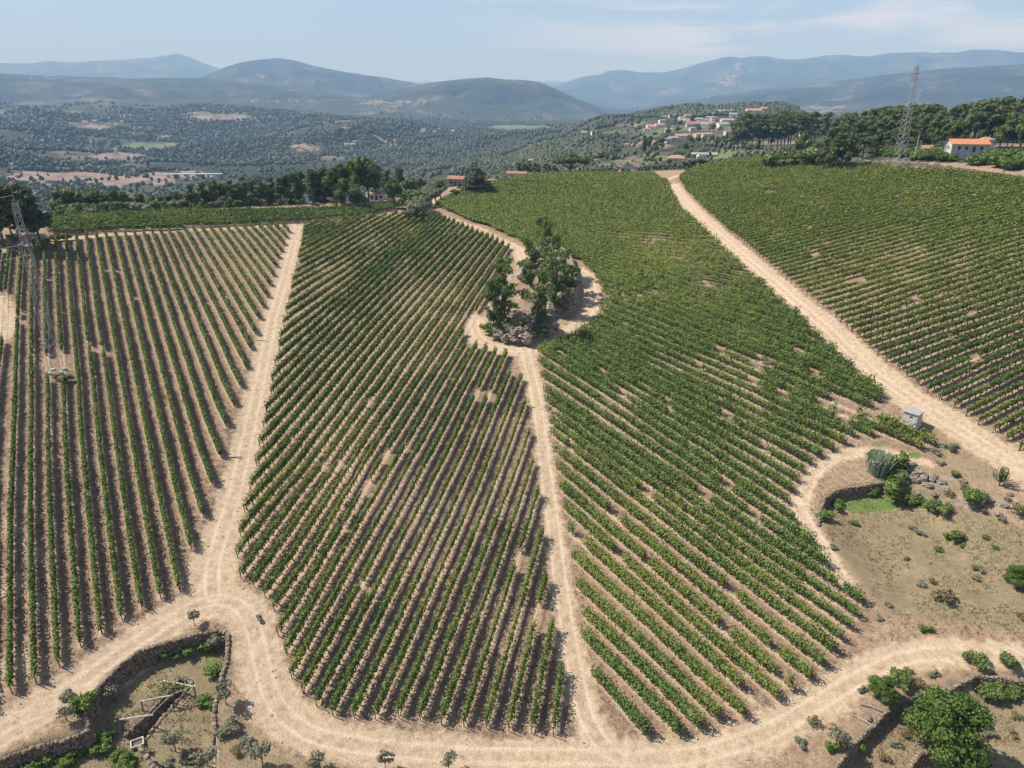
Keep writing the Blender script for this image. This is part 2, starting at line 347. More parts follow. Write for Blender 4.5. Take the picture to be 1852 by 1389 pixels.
def earth_material():
    m, t, b = nodes('earth')
    n1 = noise(t, .18, 5); n2 = noise(t, 1.1, 6, .7); n3 = noise(t, 5.5, 4, .75); n4 = noise(t, .03, 3)
    soil = ramp(t, n2, [(.34, (.18, .125, .08)), (.5, (.33, .235, .155)), (.64, (.43, .32, .22))])
    soil = mix(t, ramp(t, n1, [(.4, 0.), (.65, .65)]), soil, (.31, .22, .14))
    tilled = ramp(t, n2, [(.32, (.15, .105, .072)), (.5, (.27, .19, .13)), (.66, (.36, .265, .185))])
    soil = mix(t, attr(t, 'till'), soil, tilled)
    ridge = ramp(t, n3, [(.35, (.36, .26, .165)), (.5, (.53, .405, .275)), (.65, (.61, .485, .34))])
    soil = mix(t, attr(t, 'ridge'), soil, ridge)
    # loose clods, straw and prunings
    clod = ramp(t, n3, [(.38, (.38, .35, .33)), (.48, (.95, .95, .95)), (.58, (1, 1, 1)), (.68, (1.35, 1.32, 1.28))])
    soil = mix(t, .85, soil, clod, 'MULTIPLY')
    track = ramp(t, n2, [(.3, (.31, .23, .15)), (.5, (.45, .345, .235)), (.7, (.54, .43, .30))])
    track = mix(t, ramp(t, attr(t, 'rut'), [(0., 0.), (1., .65)]), track, (.64, .525, .40))
    track = mix(t, .5, track, clod, 'MULTIPLY')
    edge = math_(t, 'ADD', attr(t, 'track'), math_(t, 'MULTIPLY', math_(t, 'SUBTRACT', n2, .5), 1.5))
    c = mix(t, ramp(t, edge, [(.2, 0.), (.8, 1.)]), soil, track)
    straw = ramp(t, n3, [(.35, (.125, .10, .058)), (.5, (.255, .205, .12)), (.65, (.37, .30, .185))])
    straw = mix(t, ramp(t, noise(t, .5, 6, .75), [(.42, 0.), (.62, .5)]), straw, (.14, .13, .078))
    f = math_(t, 'ADD', attr(t, 'dry'), math_(t, 'MULTIPLY', math_(t, 'SUBTRACT', n2, .5), 1.0))
    smp = N(t, 'ShaderNodeMapping'); smp.inputs['Scale'].default_value = (.25, 1.1, 1.); smp.inputs['Rotation'].default_value = (0, 0, .35); t.links.new(N(t, 'ShaderNodeNewGeometry').outputs['Position'], smp.inputs[0])
    straw = mix(t, ramp(t, noise(t, .7, 6, .75, smp.outputs[0]), [(.46, 0.), (.62, .7)]), straw, (.19, .145, .085))
    c = mix(t, ramp(t, f, [(.3, 0.), (.7, 1.)]), c, straw)
    grass = ramp(t, n3, [(.35, (.05, .09, .02)), (.5, (.11, .165, .04)), (.68, (.19, .24, .08))])
    f = math_(t, 'ADD', attr(t, 'green'), math_(t, 'MULTIPLY', math_(t, 'SUBTRACT', n2, .5), 1.3))
    c = mix(t, ramp(t, f, [(.4, 0.), (.65, 1.)]), c, grass)
    rock = ramp(t, n2, [(.3, (.12, .105, .09)), (.5, (.28, .25, .215)), (.7, (.42, .38, .33))])
    c = mix(t, attr(t, 'rock'), c, rock)
    t.links.new(c, b.inputs['Base Color'])
    hgt = mix(t, .5, n3, n2)
    bump(t, b, hgt, .9, .22)
    return m
def wood_floor_material(name='wooded_country', k=1.):
    """forest and scrub country seen from afar, with bare fields and cuts"""
    m, t, b = nodes(name)
    n1 = noise(t, .012, 6, .65); n2 = noise(t, .06, 5, .7); n3 = noise(t, .0022, 6, .62)
    scrub = ramp(t, n2, [(.35, (.024, .036, .018)), (.5, (.046, .058, .028)), (.68, (.09, .095, .05))])
    fields = ramp(t, n1, [(.35, (.10, .13, .05)), (.5, (.19, .17, .10)), (.62, (.33, .26, .17))])
    f = ramp(t, n3, [(.50, 0.), (.60, .6)])
    f = mix(t, 1., f, ramp(t, n1, [(.50, 0.), (.56, 1.)]), 'MULTIPLY')
    c = mix(t, f, mix(t, .8, scrub, ramp(t, noise(t, .0011, 6, .68), [(.38, (.55, .62, .6)), (.5, (1, 1, 1)), (.62, (1.7, 1.55, 1.3))]), 'MULTIPLY'), fields)
    bare = ramp(t, noise(t, .035, 5, .7), [(.35, (.16, .12, .08)), (.6, (.36, .275, .20))])
    fb = math_(t, 'ADD', attr(t, 'bare'), math_(t, 'MULTIPLY', math_(t, 'SUBTRACT', n2, .5), 1.2))
    c = mix(t, ramp(t, fb, [(.42, 0.), (.6, 1.)]), c, bare)
    fb = math_(t, 'ADD', attr(t, 'meadow'), math_(t, 'MULTIPLY', math_(t, 'SUBTRACT', n2, .5), 1.2))
    c = mix(t, ramp(t, fb, [(.42, 0.), (.6, 1.)]), c, (.16, .19, .075))
    if k < .6:      # big dark forest tracts, lighter heath and bare scars
        c = mix(t, 1., c, ramp(t, noise(t, .0016, 8, .72), [(.40, (.45, .5, .5)), (.5, (1, 1, 1)), (.60, (2.6, 2.2, 1.9))]), 'MULTIPLY')
    if k != 1.: c = mix(t, 1., c, (k, k*.96, k*1.1), 'MULTIPLY')
    t.links.new(c, b.inputs['Base Color']); bump(t, b, n2, 1.0, 6.0)
    return m
M = {}
M['earth'] = earth_material(); M['wooded'] = wood_floor_material('wooded_country', .85); M['mountain'] = wood_floor_material('mountain_forest', .42)
def leafmat(name, dark, mid, light, yellow=None, trans=.22, scale=.35):
    m, t, b = nodes(name)
    r = attr(t, 'rnd'); n = noise(t, scale, 3)
    f = math_(t, 'ADD', math_(t, 'MULTIPLY', r, .55), math_(t, 'MULTIPLY', n, .5))
    c = ramp(t, f, [(.2, dark), (.5, mid), (.82, light)])
    if yellow: c = mix(t, attr(t, 'yel'), c, yellow)
    t.links.new(c, b.inputs['Base Color']); b.inputs['Roughness'].default_value = .62; b.inputs['Specular IOR Level'].default_value = .3
    tr = N(t, 'ShaderNodeBsdfTranslucent'); mc = mix(t, .5, c, (.30, .42, .06), 'MIX') if False else c
    t.links.new(mc, tr.inputs[0]); ms = N(t, 'ShaderNodeMixShader'); ms.inputs[0].default_value = trans
    t.links.new(b.outputs[0], ms.inputs[1]); t.links.new(tr.outputs[0], ms.inputs[2])
    t.links.new(ms.outputs[0], t.nodes['Material Output'].inputs['Surface'])
    return m
M['vine'] = leafmat('vine_leaves', (.024, .048, .010), (.082, .136, .022), (.19, .262, .048), (.34, .34, .065))
M['pine'] = leafmat('pine_needles', (.038, .054, .018), (.105, .135, .042), (.19, .225, .08), trans=.25)
M['oak'] = leafmat('oak_leaves', (.040, .064, .016), (.115, .160, .040), (.21, .265, .08))
M['knoll'] = leafmat('knoll_oak_leaves', (.05, .085, .024), (.135, .20, .052), (.235, .305, .10), trans=.35)
M['darkconifer'] = leafmat('dark_conifer_needles', (.024, .040, .018), (.062, .088, .036), (.13, .16, .065), trans=.25)
M['olive'] = leafmat('olive_leaves', (.11, .12, .075), (.205, .21, .14), (.31, .315, .225), trans=.25)
M['fig'] = leafmat('bright_leaves', (.028, .055, .010), (.082, .138, .022), (.17, .24, .045))
M['reed'] = leafmat('reed_leaves', (.17, .23, .15), (.28, .36, .25), (.42, .50, .37), trans=.2)
M['shrubg'] = leafmat('shrub_leaves', (.045, .085, .014), (.11, .17, .03), (.20, .27, .06))
M['dryshrub'] = leafmat('dry_shrub', (.10, .08, .04), (.19, .15, .075), (.28, .24, .12), trans=.1)
def plain(name, c1, c2, scale=3., rough=.9, metal=0., bmp=0.):
    m, t, b = nodes(name); n = noise(t, scale, 5, .65)
    t.links.new(ramp(t, n, [(.35, c1), (.65, c2)]), b.inputs['Base Color']); b.inputs['Roughness'].default_value = rough
    b.inputs['Metallic'].default_value = metal
    if bmp: bump(t, b, n, .6, bmp)
    return m
M['bark'] = plain('bark', (.07, .05, .035), (.16, .12, .09), 6, bmp=.03)
M['post'] = plain('weathered_post', (.06, .045, .035), (.14, .11, .085), 5)
M['stone'] = plain('granite_stone', (.085, .064, .047), (.33, .255, .185), 2.6, bmp=.06)
M['wood'] = leafmat('distant_wood', (.045, .056, .026), (.062, .074, .034), (.085, .098, .046), trans=.0)
M['rock'] = plain('granite_rock', (.12, .10, .08), (.34, .29, .235), 1.2, bmp=.12)
M['steel'] = plain('galvanised_steel', (.27, .285, .30), (.42, .44, .455), 2., .5, .3)
M['wire'] = plain('wire_metal', (.20, .21, .22), (.3, .31, .32), 2., .6, .3)
M['beam'] = plain('bleached_timber', (.42, .38, .34), (.62, .57, .51), 3.)
M['straw'] = leafmat('dry_straw', (.20, .155, .085), (.31, .245, .145), (.42, .34, .215), trans=.1)
M['deadwood'] = plain('grey_dead_wood', (.19, .175, .155), (.34, .32, .29), 4.)
M['concrete'] = plain('pale_concrete', (.40, .385, .36), (.56, .545, .52), 1.6, bmp=.02)
M['slab'] = plain('grey_slab', (.26, .25, .27), (.38, .37, .385), 1.8)
M['white'] = plain('whitewash', (.62, .60, .56), (.80, .78, .74), .9)
M['duskywhite'] = plain('aged_whitewash', (.36, .345, .32), (.60, .58, .54), .8)
M['cream'] = plain('cream_render', (.50, .42, .31), (.62, .54, .42), .9)
M['granitewall'] = plain('granite_masonry', (.24, .21, .18), (.42, .37, .32), 1.8)
M['tile'] = plain('orange_roof_tiles', (.30, .175, .13), (.42, .275, .21), 1.5, bmp=.05)
M['brighttile'] = plain('bright_orange_tiles', (.42, .16, .08), (.56, .27, .15), 1.5, bmp=.05)
M['tilebrown'] = plain('brown_roof_tiles', (.25, .13, .10), (.36, .20, .15), 1.5, bmp=.05)
M['tilegrey'] = plain('grey_roof_sheets', (.25, .24, .24), (.36, .35, .35), 1.5)
M['dark'] = plain('dark_window_glass', (.03, .035, .04), (.06, .065, .07), 3., .25)
M['hatch_dark'] = plain('hatch_hollow_dark', (.10, .085, .07), (.16, .13, .11), 3.)

# ------------------------------------------------------------------ tracks (photo points with width in metres)
def spline(P, n=6):
    P = np.asarray(P, float); out = []
    for i in range(len(P)-1):
        p0 = P[max(i-1, 0)]; p1 = P[i]; p2 = P[i+1]; p3 = P[min(i+2, len(P)-1)]
        for t in np.linspace(0, 1, n, endpoint=False):
            out.append(.5*((2*p1)+(-p0+p2)*t+(2*p0-5*p1+4*p2-p3)*t*t+(-p0+3*p1-3*p2+p3)*t**3))
    return np.array(out+[P[-1]])
TR_ = [
 [(538,408,4.2),(528,450,4.6),(515,500,5),(497,560,5),(484,620,5),(470,690,4.6),(452,770,4.4),(436,840,4.4),(420,905,4.6),(400,965,5),(384,1025,6),(385,1078,6)],
 [(-60,1345,5),(40,1298,5),(130,1240,5),(220,1180,5),(310,1120,5),(385,1085,6),(438,1100,5.4),(462,1150,5),(476,1210,5.2),(500,1275,5.6),(560,1325,5),(650,1347,4.6),(800,1362,4.4),(950,1367,4.2),(1080,1369,4.2),(1200,1371,4.2),(1300,1355,4.2),(1400,1318,4.6),(1480,1270,4.6),(1560,1222,4.6),(1640,1187,4.6),(1740,1180,4.2),(1852,1186,4),(2000,1196,4)],
 [(1120,1372,3.4),(1085,1340,3.6),(1055,1280,3.3),(1038,1200,3.1),(1024,1120,2.9),(1012,1040,2.7),(1002,960,2.6),(991,880,2.6),(981,800,2.6),(970,720,3),(955,655,4),(948,630,4.5)],
 [(858,575,4),(862,605,6),(895,625,6),(945,632,6),(1000,612,4.5),(1040,590,4.5),(1066,560,4.5),(1072,530,4.2),(1062,500,4),(1046,486,3.5)],
 [(952,500,3),(948,475,4.5),(935,450,4.2),(900,432,3.4),(860,412,3.4),(820,398,3.4),(785,385,3.6),(768,380,3.6),(785,366,3.4),(800,355,3.4)],
 [(1218,334,5),(1245,370,5.5),(1290,415,5.8),(1355,472,6),(1425,532,6.2),(1500,597,6.5),(1570,662,6.8),(1635,712,6.8),(1700,753,6.4),(1775,800,6.2),(1852,850,6),(1960,915,6)],
 [(1440,905,2.2),(1462,950,2.4),(1500,1005,2.4),(1530,1060,2.2)],
 [(1450,905,2.5),(1475,852,2.5),(1530,822,2.4),(1600,820,2),(1680,838,1.8)],
 [(-60,520,5),(-10,545,5),(8,575,4.5),(0,605,4),(-40,640,4)],
 [(-60,470,1.6),(20,448,1.8),(80,436,1.8),(240,421,1.6),(400,414,1.4),(530,406,2)],
 [(1190,330,3),(1225,318,3)],
]
TRACKS = []
for tr in TR_:
    a = np.array(tr, float); xy = W2(a[:, :2]); TRACKS.append(spline(np.c_[xy, a[:, 2]], 5))
def track_mask(x, y):
    m = np.zeros(x.shape); rut = np.zeros(x.shape)
    for L in TRACKS:
        x0, y0 = L[:, :2].min(0)-6; x1, y1 = L[:, :2].max(0)+6
        s = (x > x0) & (x < x1) & (y > y0) & (y < y1)
        if not s.any(): continue
        d, p = seg_dist(x[s], y[s], L); wd = np.interp(p, np.arange(len(L)), L[:, 2])/2
        wob = (fbm(x[s]/3., y[s]/3., 31, 3)-.5)*1.0
        mm = sstep(1.15, -.85, d-wd+wob)
        rr = np.exp(-((d-.85)/.22)**2)*(.5+.8*fbm(x[s]/4, y[s]/4, 5, 2))
        m[s] = np.maximum(m[s], mm); rut[s] = np.maximum(rut[s], rr*mm)
    return m, rut
# ------------------------------------------------------------------ vineyard rows (photo points at the foot of a few rows of each block; rows between are spaced out on the ground)
KEYS = {
'L': [[(3,455),(-12,560),(-40,800),(-80,1290)],[(19,455),(11,533),(9,597),(-6,720),(-16,900),(-24,1290)],[(43,445),(35,551),(32,657),(29,778),(23,931),(22,1262)],
 [(121,425),(133,581),(145,702),(149,780),(163,931),(185,1146)],[(192,422),(266,780),(296,931),(325,1068)],
 [(260,422),(378,780),(400,828)],[(334,418),(453,633)],[(381,416),(475,556)],[(454,412),(502,467)],[(511,409),(524,424)]],
'A': [[(1011,1250),(1001,1328)],[(978,975),(940,1110),(881,1313)],[(957,788),(938,845),(760,1306)],[(921,632),(838,825),(605,1291)],
 [(862,630),(754,825),(520,1241)],[(922,448),(818,605),(675,822),(548,1037),(500,1103)],[(892,434),(759,605),(660,742),(604,820),(440,1046)],
 [(883,431),(740,605),(660,712),(581,820),(419,1025)],[(865,423),(701,605),(660,658),(538,820),(430,945)],[(847,416),(671,600),(489,818),(450,860)],
 [(808,397),(583,600),(488,695)],[(787,392),(640,510),(499,621)],[(742,392),(627,467),(520,531)],[(662,395),(537,464)],[(592,400),(546,418)]],
'B': [[(1075,1226),(1179,1345)],[(1065,1165),(1227,1331)],[(1046,1063),(1316,1322)],[(1031,963),(1393,1297)],[(1017,888),(1443,1259)],
 [(997,786),(1506,1181)],[(986,711),(1562,1097)],[(973,636),(1466,966)],[(1028,598),(1495,836)],[(1055,578),(1545,794)],[(1068,545),(1692,810)],
 [(1066,520),(1640,750)],[(1050,492),(1607,715)],[(1000,465),(1590,690)],[(870,405),(1437,545)],[(795,378),(1317,430)],[(850,345),(1217,338)],[(900,323),(1205,323)]],
'R': [[(1836,819),(1992,735)],[(1730,761),(1992,630)],[(1663,716),(1852,632),(1992,570)],[(1565,632),(1785,560),(1992,490)],[(1506,577),(1852,466),(1992,423)],
 [(1400,487),(1852,374),(1992,345)],[(1337,432),(1700,347),(1852,318)],[(1282,392),(1640,314)],[(1228,333),(1480,294)],[(1234,316),(1420,288)],[(1262,303),(1350,289)]],
'T': [[(60,428),(300,424),(545,409)],[(110,400),(350,386),(720,376)]]}
NUM = {'L': [1,1,4,4,4,5,3,5,4], 'A': [3,3,4,3,3,3,1,2,2,5,3,4,5,5]}
POLY = {
'L': [(-60,1330),(22,1262),(60,1238),(142,1175),(219,1124),(292,1084),(327,1068),(347,999),(365,940),(400,828),(407,782),(437,702),(453,635),(468,579),(483,537),(498,484),(513,442),(525,418),(520,409),(440,412),(330,418),(240,424),(120,430),(60,440),(-10,450),(-60,460)],
'A': [(1024,1242),(1010,1332),(880,1318),(798,1308),(640,1295),(602,1292),(545,1268),(520,1243),(506,1194),(503,1148),(498,1101),(475,1078),(456,1056),(432,1045),(417,1023),(425,970),(438,923),(447,876),(452,855),(472,780),(482,740),(488,694),(492,665),(497,640),(501,616),(515,560),(522,525),(527,495),(537,461),(546,420),(546,409),(640,398),(725,388),(770,389),(796,393),(845,415),(892,433),(935,452),(925,480),(885,520),(868,590),(840,628),(920,630),(935,660),(943,690),(950,738),(958,788),(965,850),(974,906),(980,978),(990,1090),(1003,1160)],
'B': [(1060,1224),(1052,1160),(1056,1110),(1044,1060),(1035,1010),(1029,960),(1020,915),(1010,860),(1000,800),(990,745),(984,700),(975,660),(972,622),(1005,612),(1040,603),(1080,583),(1086,560),(1088,530),(1076,500),(1052,474),(1010,462),(958,443),(945,438),(896,416),(850,399),(800,378),(788,372),(840,350),(880,335),(950,321),(1060,318),(1180,320),(1207,333),(1232,384),(1303,431),(1366,492),(1420,546),(1465,600),(1572,692),(1604,718),(1578,735),(1560,755),(1600,768),(1694,805),(1675,818),(1600,794),(1545,790),(1500,835),(1440,885),(1430,900),(1465,965),(1510,1010),(1540,1055),(1560,1100),(1530,1155),(1490,1210),(1440,1265),(1395,1298),(1352,1308),(1290,1337),(1228,1334),(1184,1350),(1168,1350)],
'R': [(1840,822),(1782,794),(1730,763),(1663,718),(1600,660),(1565,634),(1506,579),(1450,530),(1400,489),(1337,434),(1282,394),(1242,352),(1228,325),(1250,308),(1330,292),(1450,287),(1500,292),(1530,300),(1590,303),(1620,308),(1700,312),(1852,329),(2100,352),(2100,900)],
'T': [(90,428),(88,402),(200,392),(350,385),(500,380),(640,374),(718,375),(716,384),(640,394),(545,403),(430,409),(300,416),(180,421)]}
# width, foliage bottom, top, chance of gaps, yellowing
STYLE = {'L': (.60, .50, 1.68, .02, .12), 'A': (.74, .50, 1.66, .035, .34), 'B': (1.35, .50, 1.8, .045, .30), 'R': (.95, .6, 1.75, .05, .42), 'T': (1.7, .6, 1.8, .03, .25)}
BLOCKN = {'L': 'left block beside the lattice mast', 'A': 'middle block left of the central track', 'B': 'block right of the central track', 'R': 'far right block beyond the wide track', 'T': 'strip below the left tree line'}
def resample(P, ds):
    P = np.asarray(P); s = np.r_[0, np.cumsum(np.hypot(*np.diff(P[:, :2], axis=0).T))]; n = max(int(s[-1]/ds), 1)
    q = np.linspace(0, s[-1], n+1); return np.stack([np.interp(q, s, P[:, 0]), np.interp(q, s, P[:, 1])], -1)
def extend(P, e):
    a = P[0]-P[1]; b = P[-1]-P[-2]; P = P.copy(); P[0] += a/np.hypot(*a)*e; P[-1] += b/np.hypot(*b)*e; return P
def family(b):
    ks = [extend(W2(k), 6.0 if b != 'R' else 28.0) for k in KEYS[b]]; rows = []
    for q, (k0, k1) in enumerate(zip(ks[:-1], ks[1:])):
        a = resample(k0, 1.0); c = resample(k1, 1.0); n = 40
        ra = np.stack([np.interp(np.linspace(0, 1, n), np.linspace(0, 1, len(a)), a[:, i]) for i in (0, 1)], -1)
        rb = np.stack([np.interp(np.linspace(0, 1, n), np.linspace(0, 1, len(c)), c[:, i]) for i in (0, 1)], -1)
        if b in NUM: m = NUM[b][q]
        else:
            dd, _ = seg_dist(ra[:, 0], ra[:, 1], rb); d2, _ = seg_dist(rb[:, 0], rb[:, 1], ra)
            m = max(1, int(round((np.median(dd)+np.median(d2))/2/(2.55 if b != 'T' else 2.6))))
        rows += [ra*(1-i/m)+rb*i/m for i in range(m)]
    rows.append(np.stack([np.interp(np.linspace(0, 1, 40), np.linspace(0, 1, len(ks[-1])), ks[-1][:, i]) for i in (0, 1)], -1))
    return rows
HOLES = {'L': [(104, 668, 24, 30), (-4, 566, 36, 40)], 'A': [(925,1010,16,26),(615,955,7,7),(538,900,7,6),(870,718,22,10),(583,845,6,7),(660,1065,9,8),(975,1120,30,22),(940,670,22,16)],
         'B': [(1120,1010,14,8),(1175,1020,10,7),(1310,760,14,6),(1230,470,16,4),(1270,520,12,4),(1410,720,18,6),(1190,440,22,4),(1500,735,30,10),(1530,745,20,10)],
         'R': [(1390,352,14,4),(1545,512,20,7),(1310,362,12,3),(1472,465,8,8),(1650,540,6,7)], 'T': []}
BUILT = {}
for b in 'LABRT':
    fam = family(b); cnt_ = 0; built = []
    for P in fam:
        xy = resample(P, .5); z = base_h(xy[:, 0], xy[:, 1]); px, py = proj(np.c_[xy, z])
        jag = 5*(rng.random()-.5)
        ok = inpoly(px, py+0*jag, np.array(POLY[b])) & (px > -60) & (px < 2080) & (py < 1450)
        tkm, _ = track_mask(xy[:, 0], xy[:, 1]); ok &= tkm < .35
        for hx, hy, rx, ry in HOLES[b]: ok &= ((px-hx)/rx)**2+((py-hy)/ry)**2 > 1
        if ok.sum() < 5: continue
        s, e = np.flatnonzero(ok)[[0, -1]]; xy = xy[s:e+1]; ok = ok[s:e+1]; px = px[s:e+1]; py = py[s:e+1]
        gp = STYLE[b][3]; n = len(xy)
        weakzone = sstep(.5, .68, fbm(xy[:, 0]/14, xy[:, 1]/14, 12, 3))
        g = np.zeros(n, bool); i = 0
        while i < n:
            if rng.random() < (0. if (b == 'B' and len(built) < 4) else gp)*(.25+(2.2 if b not in 'A' else .6)*weakzone[i])*.22: L_ = rng.integers(2, 7) if py[i] > 620 else rng.integers(1, 4); g[i:i+L_] = True; i += L_
            i += 1
        pres = ok & ~g
        if pres.sum() < 5: continue
        yn = fbm(xy[:, 0]/16, xy[:, 1]/16, 61, 4); yel = STYLE[b][4]*sstep(.47, .68, yn)
        if b == 'B': yel = np.maximum(yel, .5*np.exp(-((px-1210)/120)**2-((py-470)/55)**2)); yel = np.maximum(yel, .3*np.exp(-((px-1150)/330)**2-((py-345)/30)**2))
        if b == 'A': yel = np.maximum(yel, .8*np.exp(-((px-690)/150)**2-((py-960)/190)**2)*sstep(.34, .56, yn))
        if b == 'R': yel = np.maximum(yel, .42*np.exp(-((px-1740)/170)**2-((py-430)/85)**2)*sstep(.35, .6, yn))
        if b in 'BR': yel = np.maximum(yel, .26*sstep(560, 400, py))
        built.append((xy, pres, yel))
    BUILT[b] = built
# ------------------------------------------------------------------ ground sheet
azf = np.radians(np.arange(-37.5, 37.51, .13)); azc = np.radians(np.array([-80, -72, -64, -58, -53, -49, -46, -43.5, -41.5, -40, -39, -38.2]))
back = np.radians(np.arange(-180, -82, 6.)); AZ = np.concatenate([back, azc, azf, -azc[::-1], -back[::-1]])
RR = np.concatenate([np.geomspace(1, 44, 30)[:-1], np.geomspace(44, 300, 420)[:-1], np.geomspace(300, 600, 110)[:-1], np.geomspace(600, 21000, 300)])
A2, R2 = np.meshgrid(AZ, RR); GX = R2*np.sin(A2); GY = R2*np.cos(A2)
GZ = H(GX, GY)
nr, nc = GX.shape
at = {k: np.zeros(GX.shape) for k in ('track', 'rut', 'dry', 'green', 'rock', 'bare', 'meadow', 'till', 'ridge')}
nm = R2 < 620
at['track'][nm], at['rut'][nm] = track_mask(GX[nm], GY[nm])
GZ -= .10*at['track']*(R2 < 400)
# soil thrown up along the rows, worked soil between them
gs = .2; gx0, gy0 = -170., 40.; RG = np.zeros((1900, 2100), np.float32); TL = np.zeros((475, 525), np.float32)
for rows_ in BUILT.values():
    for xy_, pr_, _ in rows_:
        q = xy_; q = np.vstack([q, q+.25*np.gradient(q, axis=0)*2])
        fx = (q[:, 0]-gx0)/gs; fy = (q[:, 1]-gy0)/gs; ix = fx.astype(int); iy = fy.astype(int)
        for dx in range(-3, 4):
            for dy in range(-3, 4):
                d2 = ((ix+dx+.5-fx)**2+(iy+dy+.5-fy)**2)*gs*gs; u_, v_ = np.clip(ix+dx, 0, 1899), np.clip(iy+dy, 0, 2099); np.maximum.at(RG, (u_, v_), np.exp(-d2/.14))
        ix //= 4; iy //= 4
        for dx in (-2, -1, 0, 1, 2):
            for dy in (-2, -1, 0, 1, 2): np.maximum.at(TL, (np.clip(ix+dx, 0, 474), np.clip(iy+dy, 0, 524)), 1. if abs(dx)+abs(dy) < 3 else .5)
def lookup(A, x, y, g_):
    fx = np.clip((x-gx0)/g_-.5, 0, A.shape[0]-2); fy = np.clip((y-gy0)/g_-.5, 0, A.shape[1]-2); i = fx.astype(int); j = fy.astype(int); a = fx-i; c = fy-j
    return (A[i, j]*(1-a)+A[i+1, j]*a)*(1-c)+(A[i, j+1]*(1-a)+A[i+1, j+1]*a)*c
inb = (R2 < 420) & (np.abs(GX) < 205) & (GY > 41)
at['till'][inb] = lookup(TL, GX[inb], GY[inb], .8)*.9; at['ridge'][inb] = lookup(RG, GX[inb], GY[inb], gs)*sstep(240, 140, R2[inb])
at['ridge'] *= 1-at['track']; GZ += .10*at['ridge']
PX, PY = proj(np.stack([GX, GY, GZ], -1))
def splat(key, spots, near=True):
    """soft patches given as photo ellipses (px, py, rx, ry, strength)"""
    lim = (R2 < 600) if near else (R2 > 350)
    sc_ = 9. if near else 70.; wx = (fbm(GX/sc_, GY/sc_, 41, 4)-.5)*2.6; wy = (fbm(GX/sc_+50, GY/sc_, 42, 4)-.5)*2.6
    for px, py, rx, ry, s in spots:
        d = np.hypot((PX-px)/rx+wx, (PY-py)/ry+wy); v = s*sstep(1.15, .55, d)*lim
        at[key] = np.maximum(at[key], v)
tm = nm.copy(); x, y = GX[tm], GY[tm]
dry = np.zeros(x.shape)
d = sdf(x, y, BOWL); dry = np.maximum(dry, .85*sstep(2, -3, d))
d = sdf(x, y, SUNK); dry = np.maximum(dry, .75*sstep(3, -1, d))
d = sdf(x, y, SINKR); dry = np.maximum(dry, .62*sstep(4, -1, d))
d = sdf(x, y, KNOLL); at['rock'][tm] = .55*sstep(.6, -.2, d)*sstep(-7, -2, d)+.0*d; dry = np.maximum(dry, .35*sstep(0, -5, d))
for P_, s_ in ((SUNK, .75), (SINKR, .7), (SINKR2, .7), (PIT, .9)):
    dd = np.abs(sdf(x, y, P_)+.15); at['rock'][tm] = np.maximum(at['rock'][tm], s_*sstep(.55, .25, dd))
at['dry'][tm] = dry
splat('dry', [(1700,900,160,45,.7),(1640,830,80,60,.5),(1780,830,90,50,.5),(430,1330,70,60,.5),(330,1385,160,25,.55),(1600,1200,70,40,.45),(1500,1290,60,60,.4),(380,1115,50,18,.55),
 (120,1290,60,30,.4),(1560,985,60,60,.5),(1560,1100,30,60,.4),(700,1389,400,18,.5),(1660,700,30,20,.3),(960,1389,200,14,.5)])
splat('dry', [(1700,298,260,12,.6),(1290,300,100,14,.3),(1820,275,60,22,.2)])
at['dry'] *= 1-.85*at['track']
splat('green', [(1545,915,60,18,.75),(1600,906,70,15,.7),(1675,914,60,14,.75),(1620,895,40,12,.85),(1580,880,30,12,.7),(1590,800,18,8,.5),(1650,822,12,8,.7),(330,1180,60,16,.7),(235,1375,50,18,.75),
 (150,1300,14,40,.5),(380,1200,14,20,.6),(90,1375,60,25,.8),(1560,960,40,14,.35),(1700,1000,60,25,.3),(1480,985,10,30,.2),(395,1260,20,30,.4),(1760,940,90,10,.4),(1640,1290,20,12,.3),(1550,1389,60,20,.3)])
splat('green', [(1560,272,70,8,.35),(1700,290,130,14,.4),(1810,292,60,18,.4),(1420,282,60,6,.4)])
splat('green', [(250,388,420,18,.55),(760,372,60,10,.1)])
splat('rock', [(1700,870,45,22,.35),(1800,910,60,22,.35),(1640,850,30,16,.3),(1640,296,140,8,.5),(965,610,40,12,.5)])
splat('bare', [(130,322,90,14,1.),(250,330,110,16,1.),(330,316,80,10,.9),(60,320,50,16,.9),(170,228,45,9,.75),(230,212,40,6,.7),(400,212,60,7,.8),(460,215,30,6,.7),(110,250,60,6,.5),
 (215,283,50,10,.8),(285,268,30,8,.6),(560,268,50,10,.6),(640,250,50,8,.5),(720,262,40,10,.6),(780,240,30,6,.6),(420,190,70,5,.4),(240,136,90,3,.5),(690,186,60,5,.6),
 (820,232,60,5,.6),(1060,292,26,8,.8),(1180,262,40,8,.7),(1150,238,60,8,.5),(1240,232,70,9,.5),(1340,240,60,12,.45),(1400,262,60,10,.6),(1300,252,60,10,.5),(1130,288,30,12,.5),(1440,258,40,8,.5),
 (1310,150,28,7,.9),(1335,122,7,16,.7),(1325,140,16,9,.6),(1660,165,10,15,.8),(1650,150,8,8,.6),(1750,118,40,4,.5),(1000,262,14,4,.6),(620,232,26,4,.6),(690,246,20,3,.6),(300,246,26,3,.6),(70,300,40,5,.6),(520,242,30,3,.5),(1640,120,40,3,.4),(1320,158,70,4,.4),(1480,200,50,18,.55),
 (1240,300,20,8,.6),(1485,262,14,12,.8),(730,318,40,5,.5),(1820,272,60,14,.7),(1700,262,50,6,.4),(160,165,60,3,.4),(600,300,60,6,.4),(700,146,12,3,.7),(725,150,12,3,.7)], False)
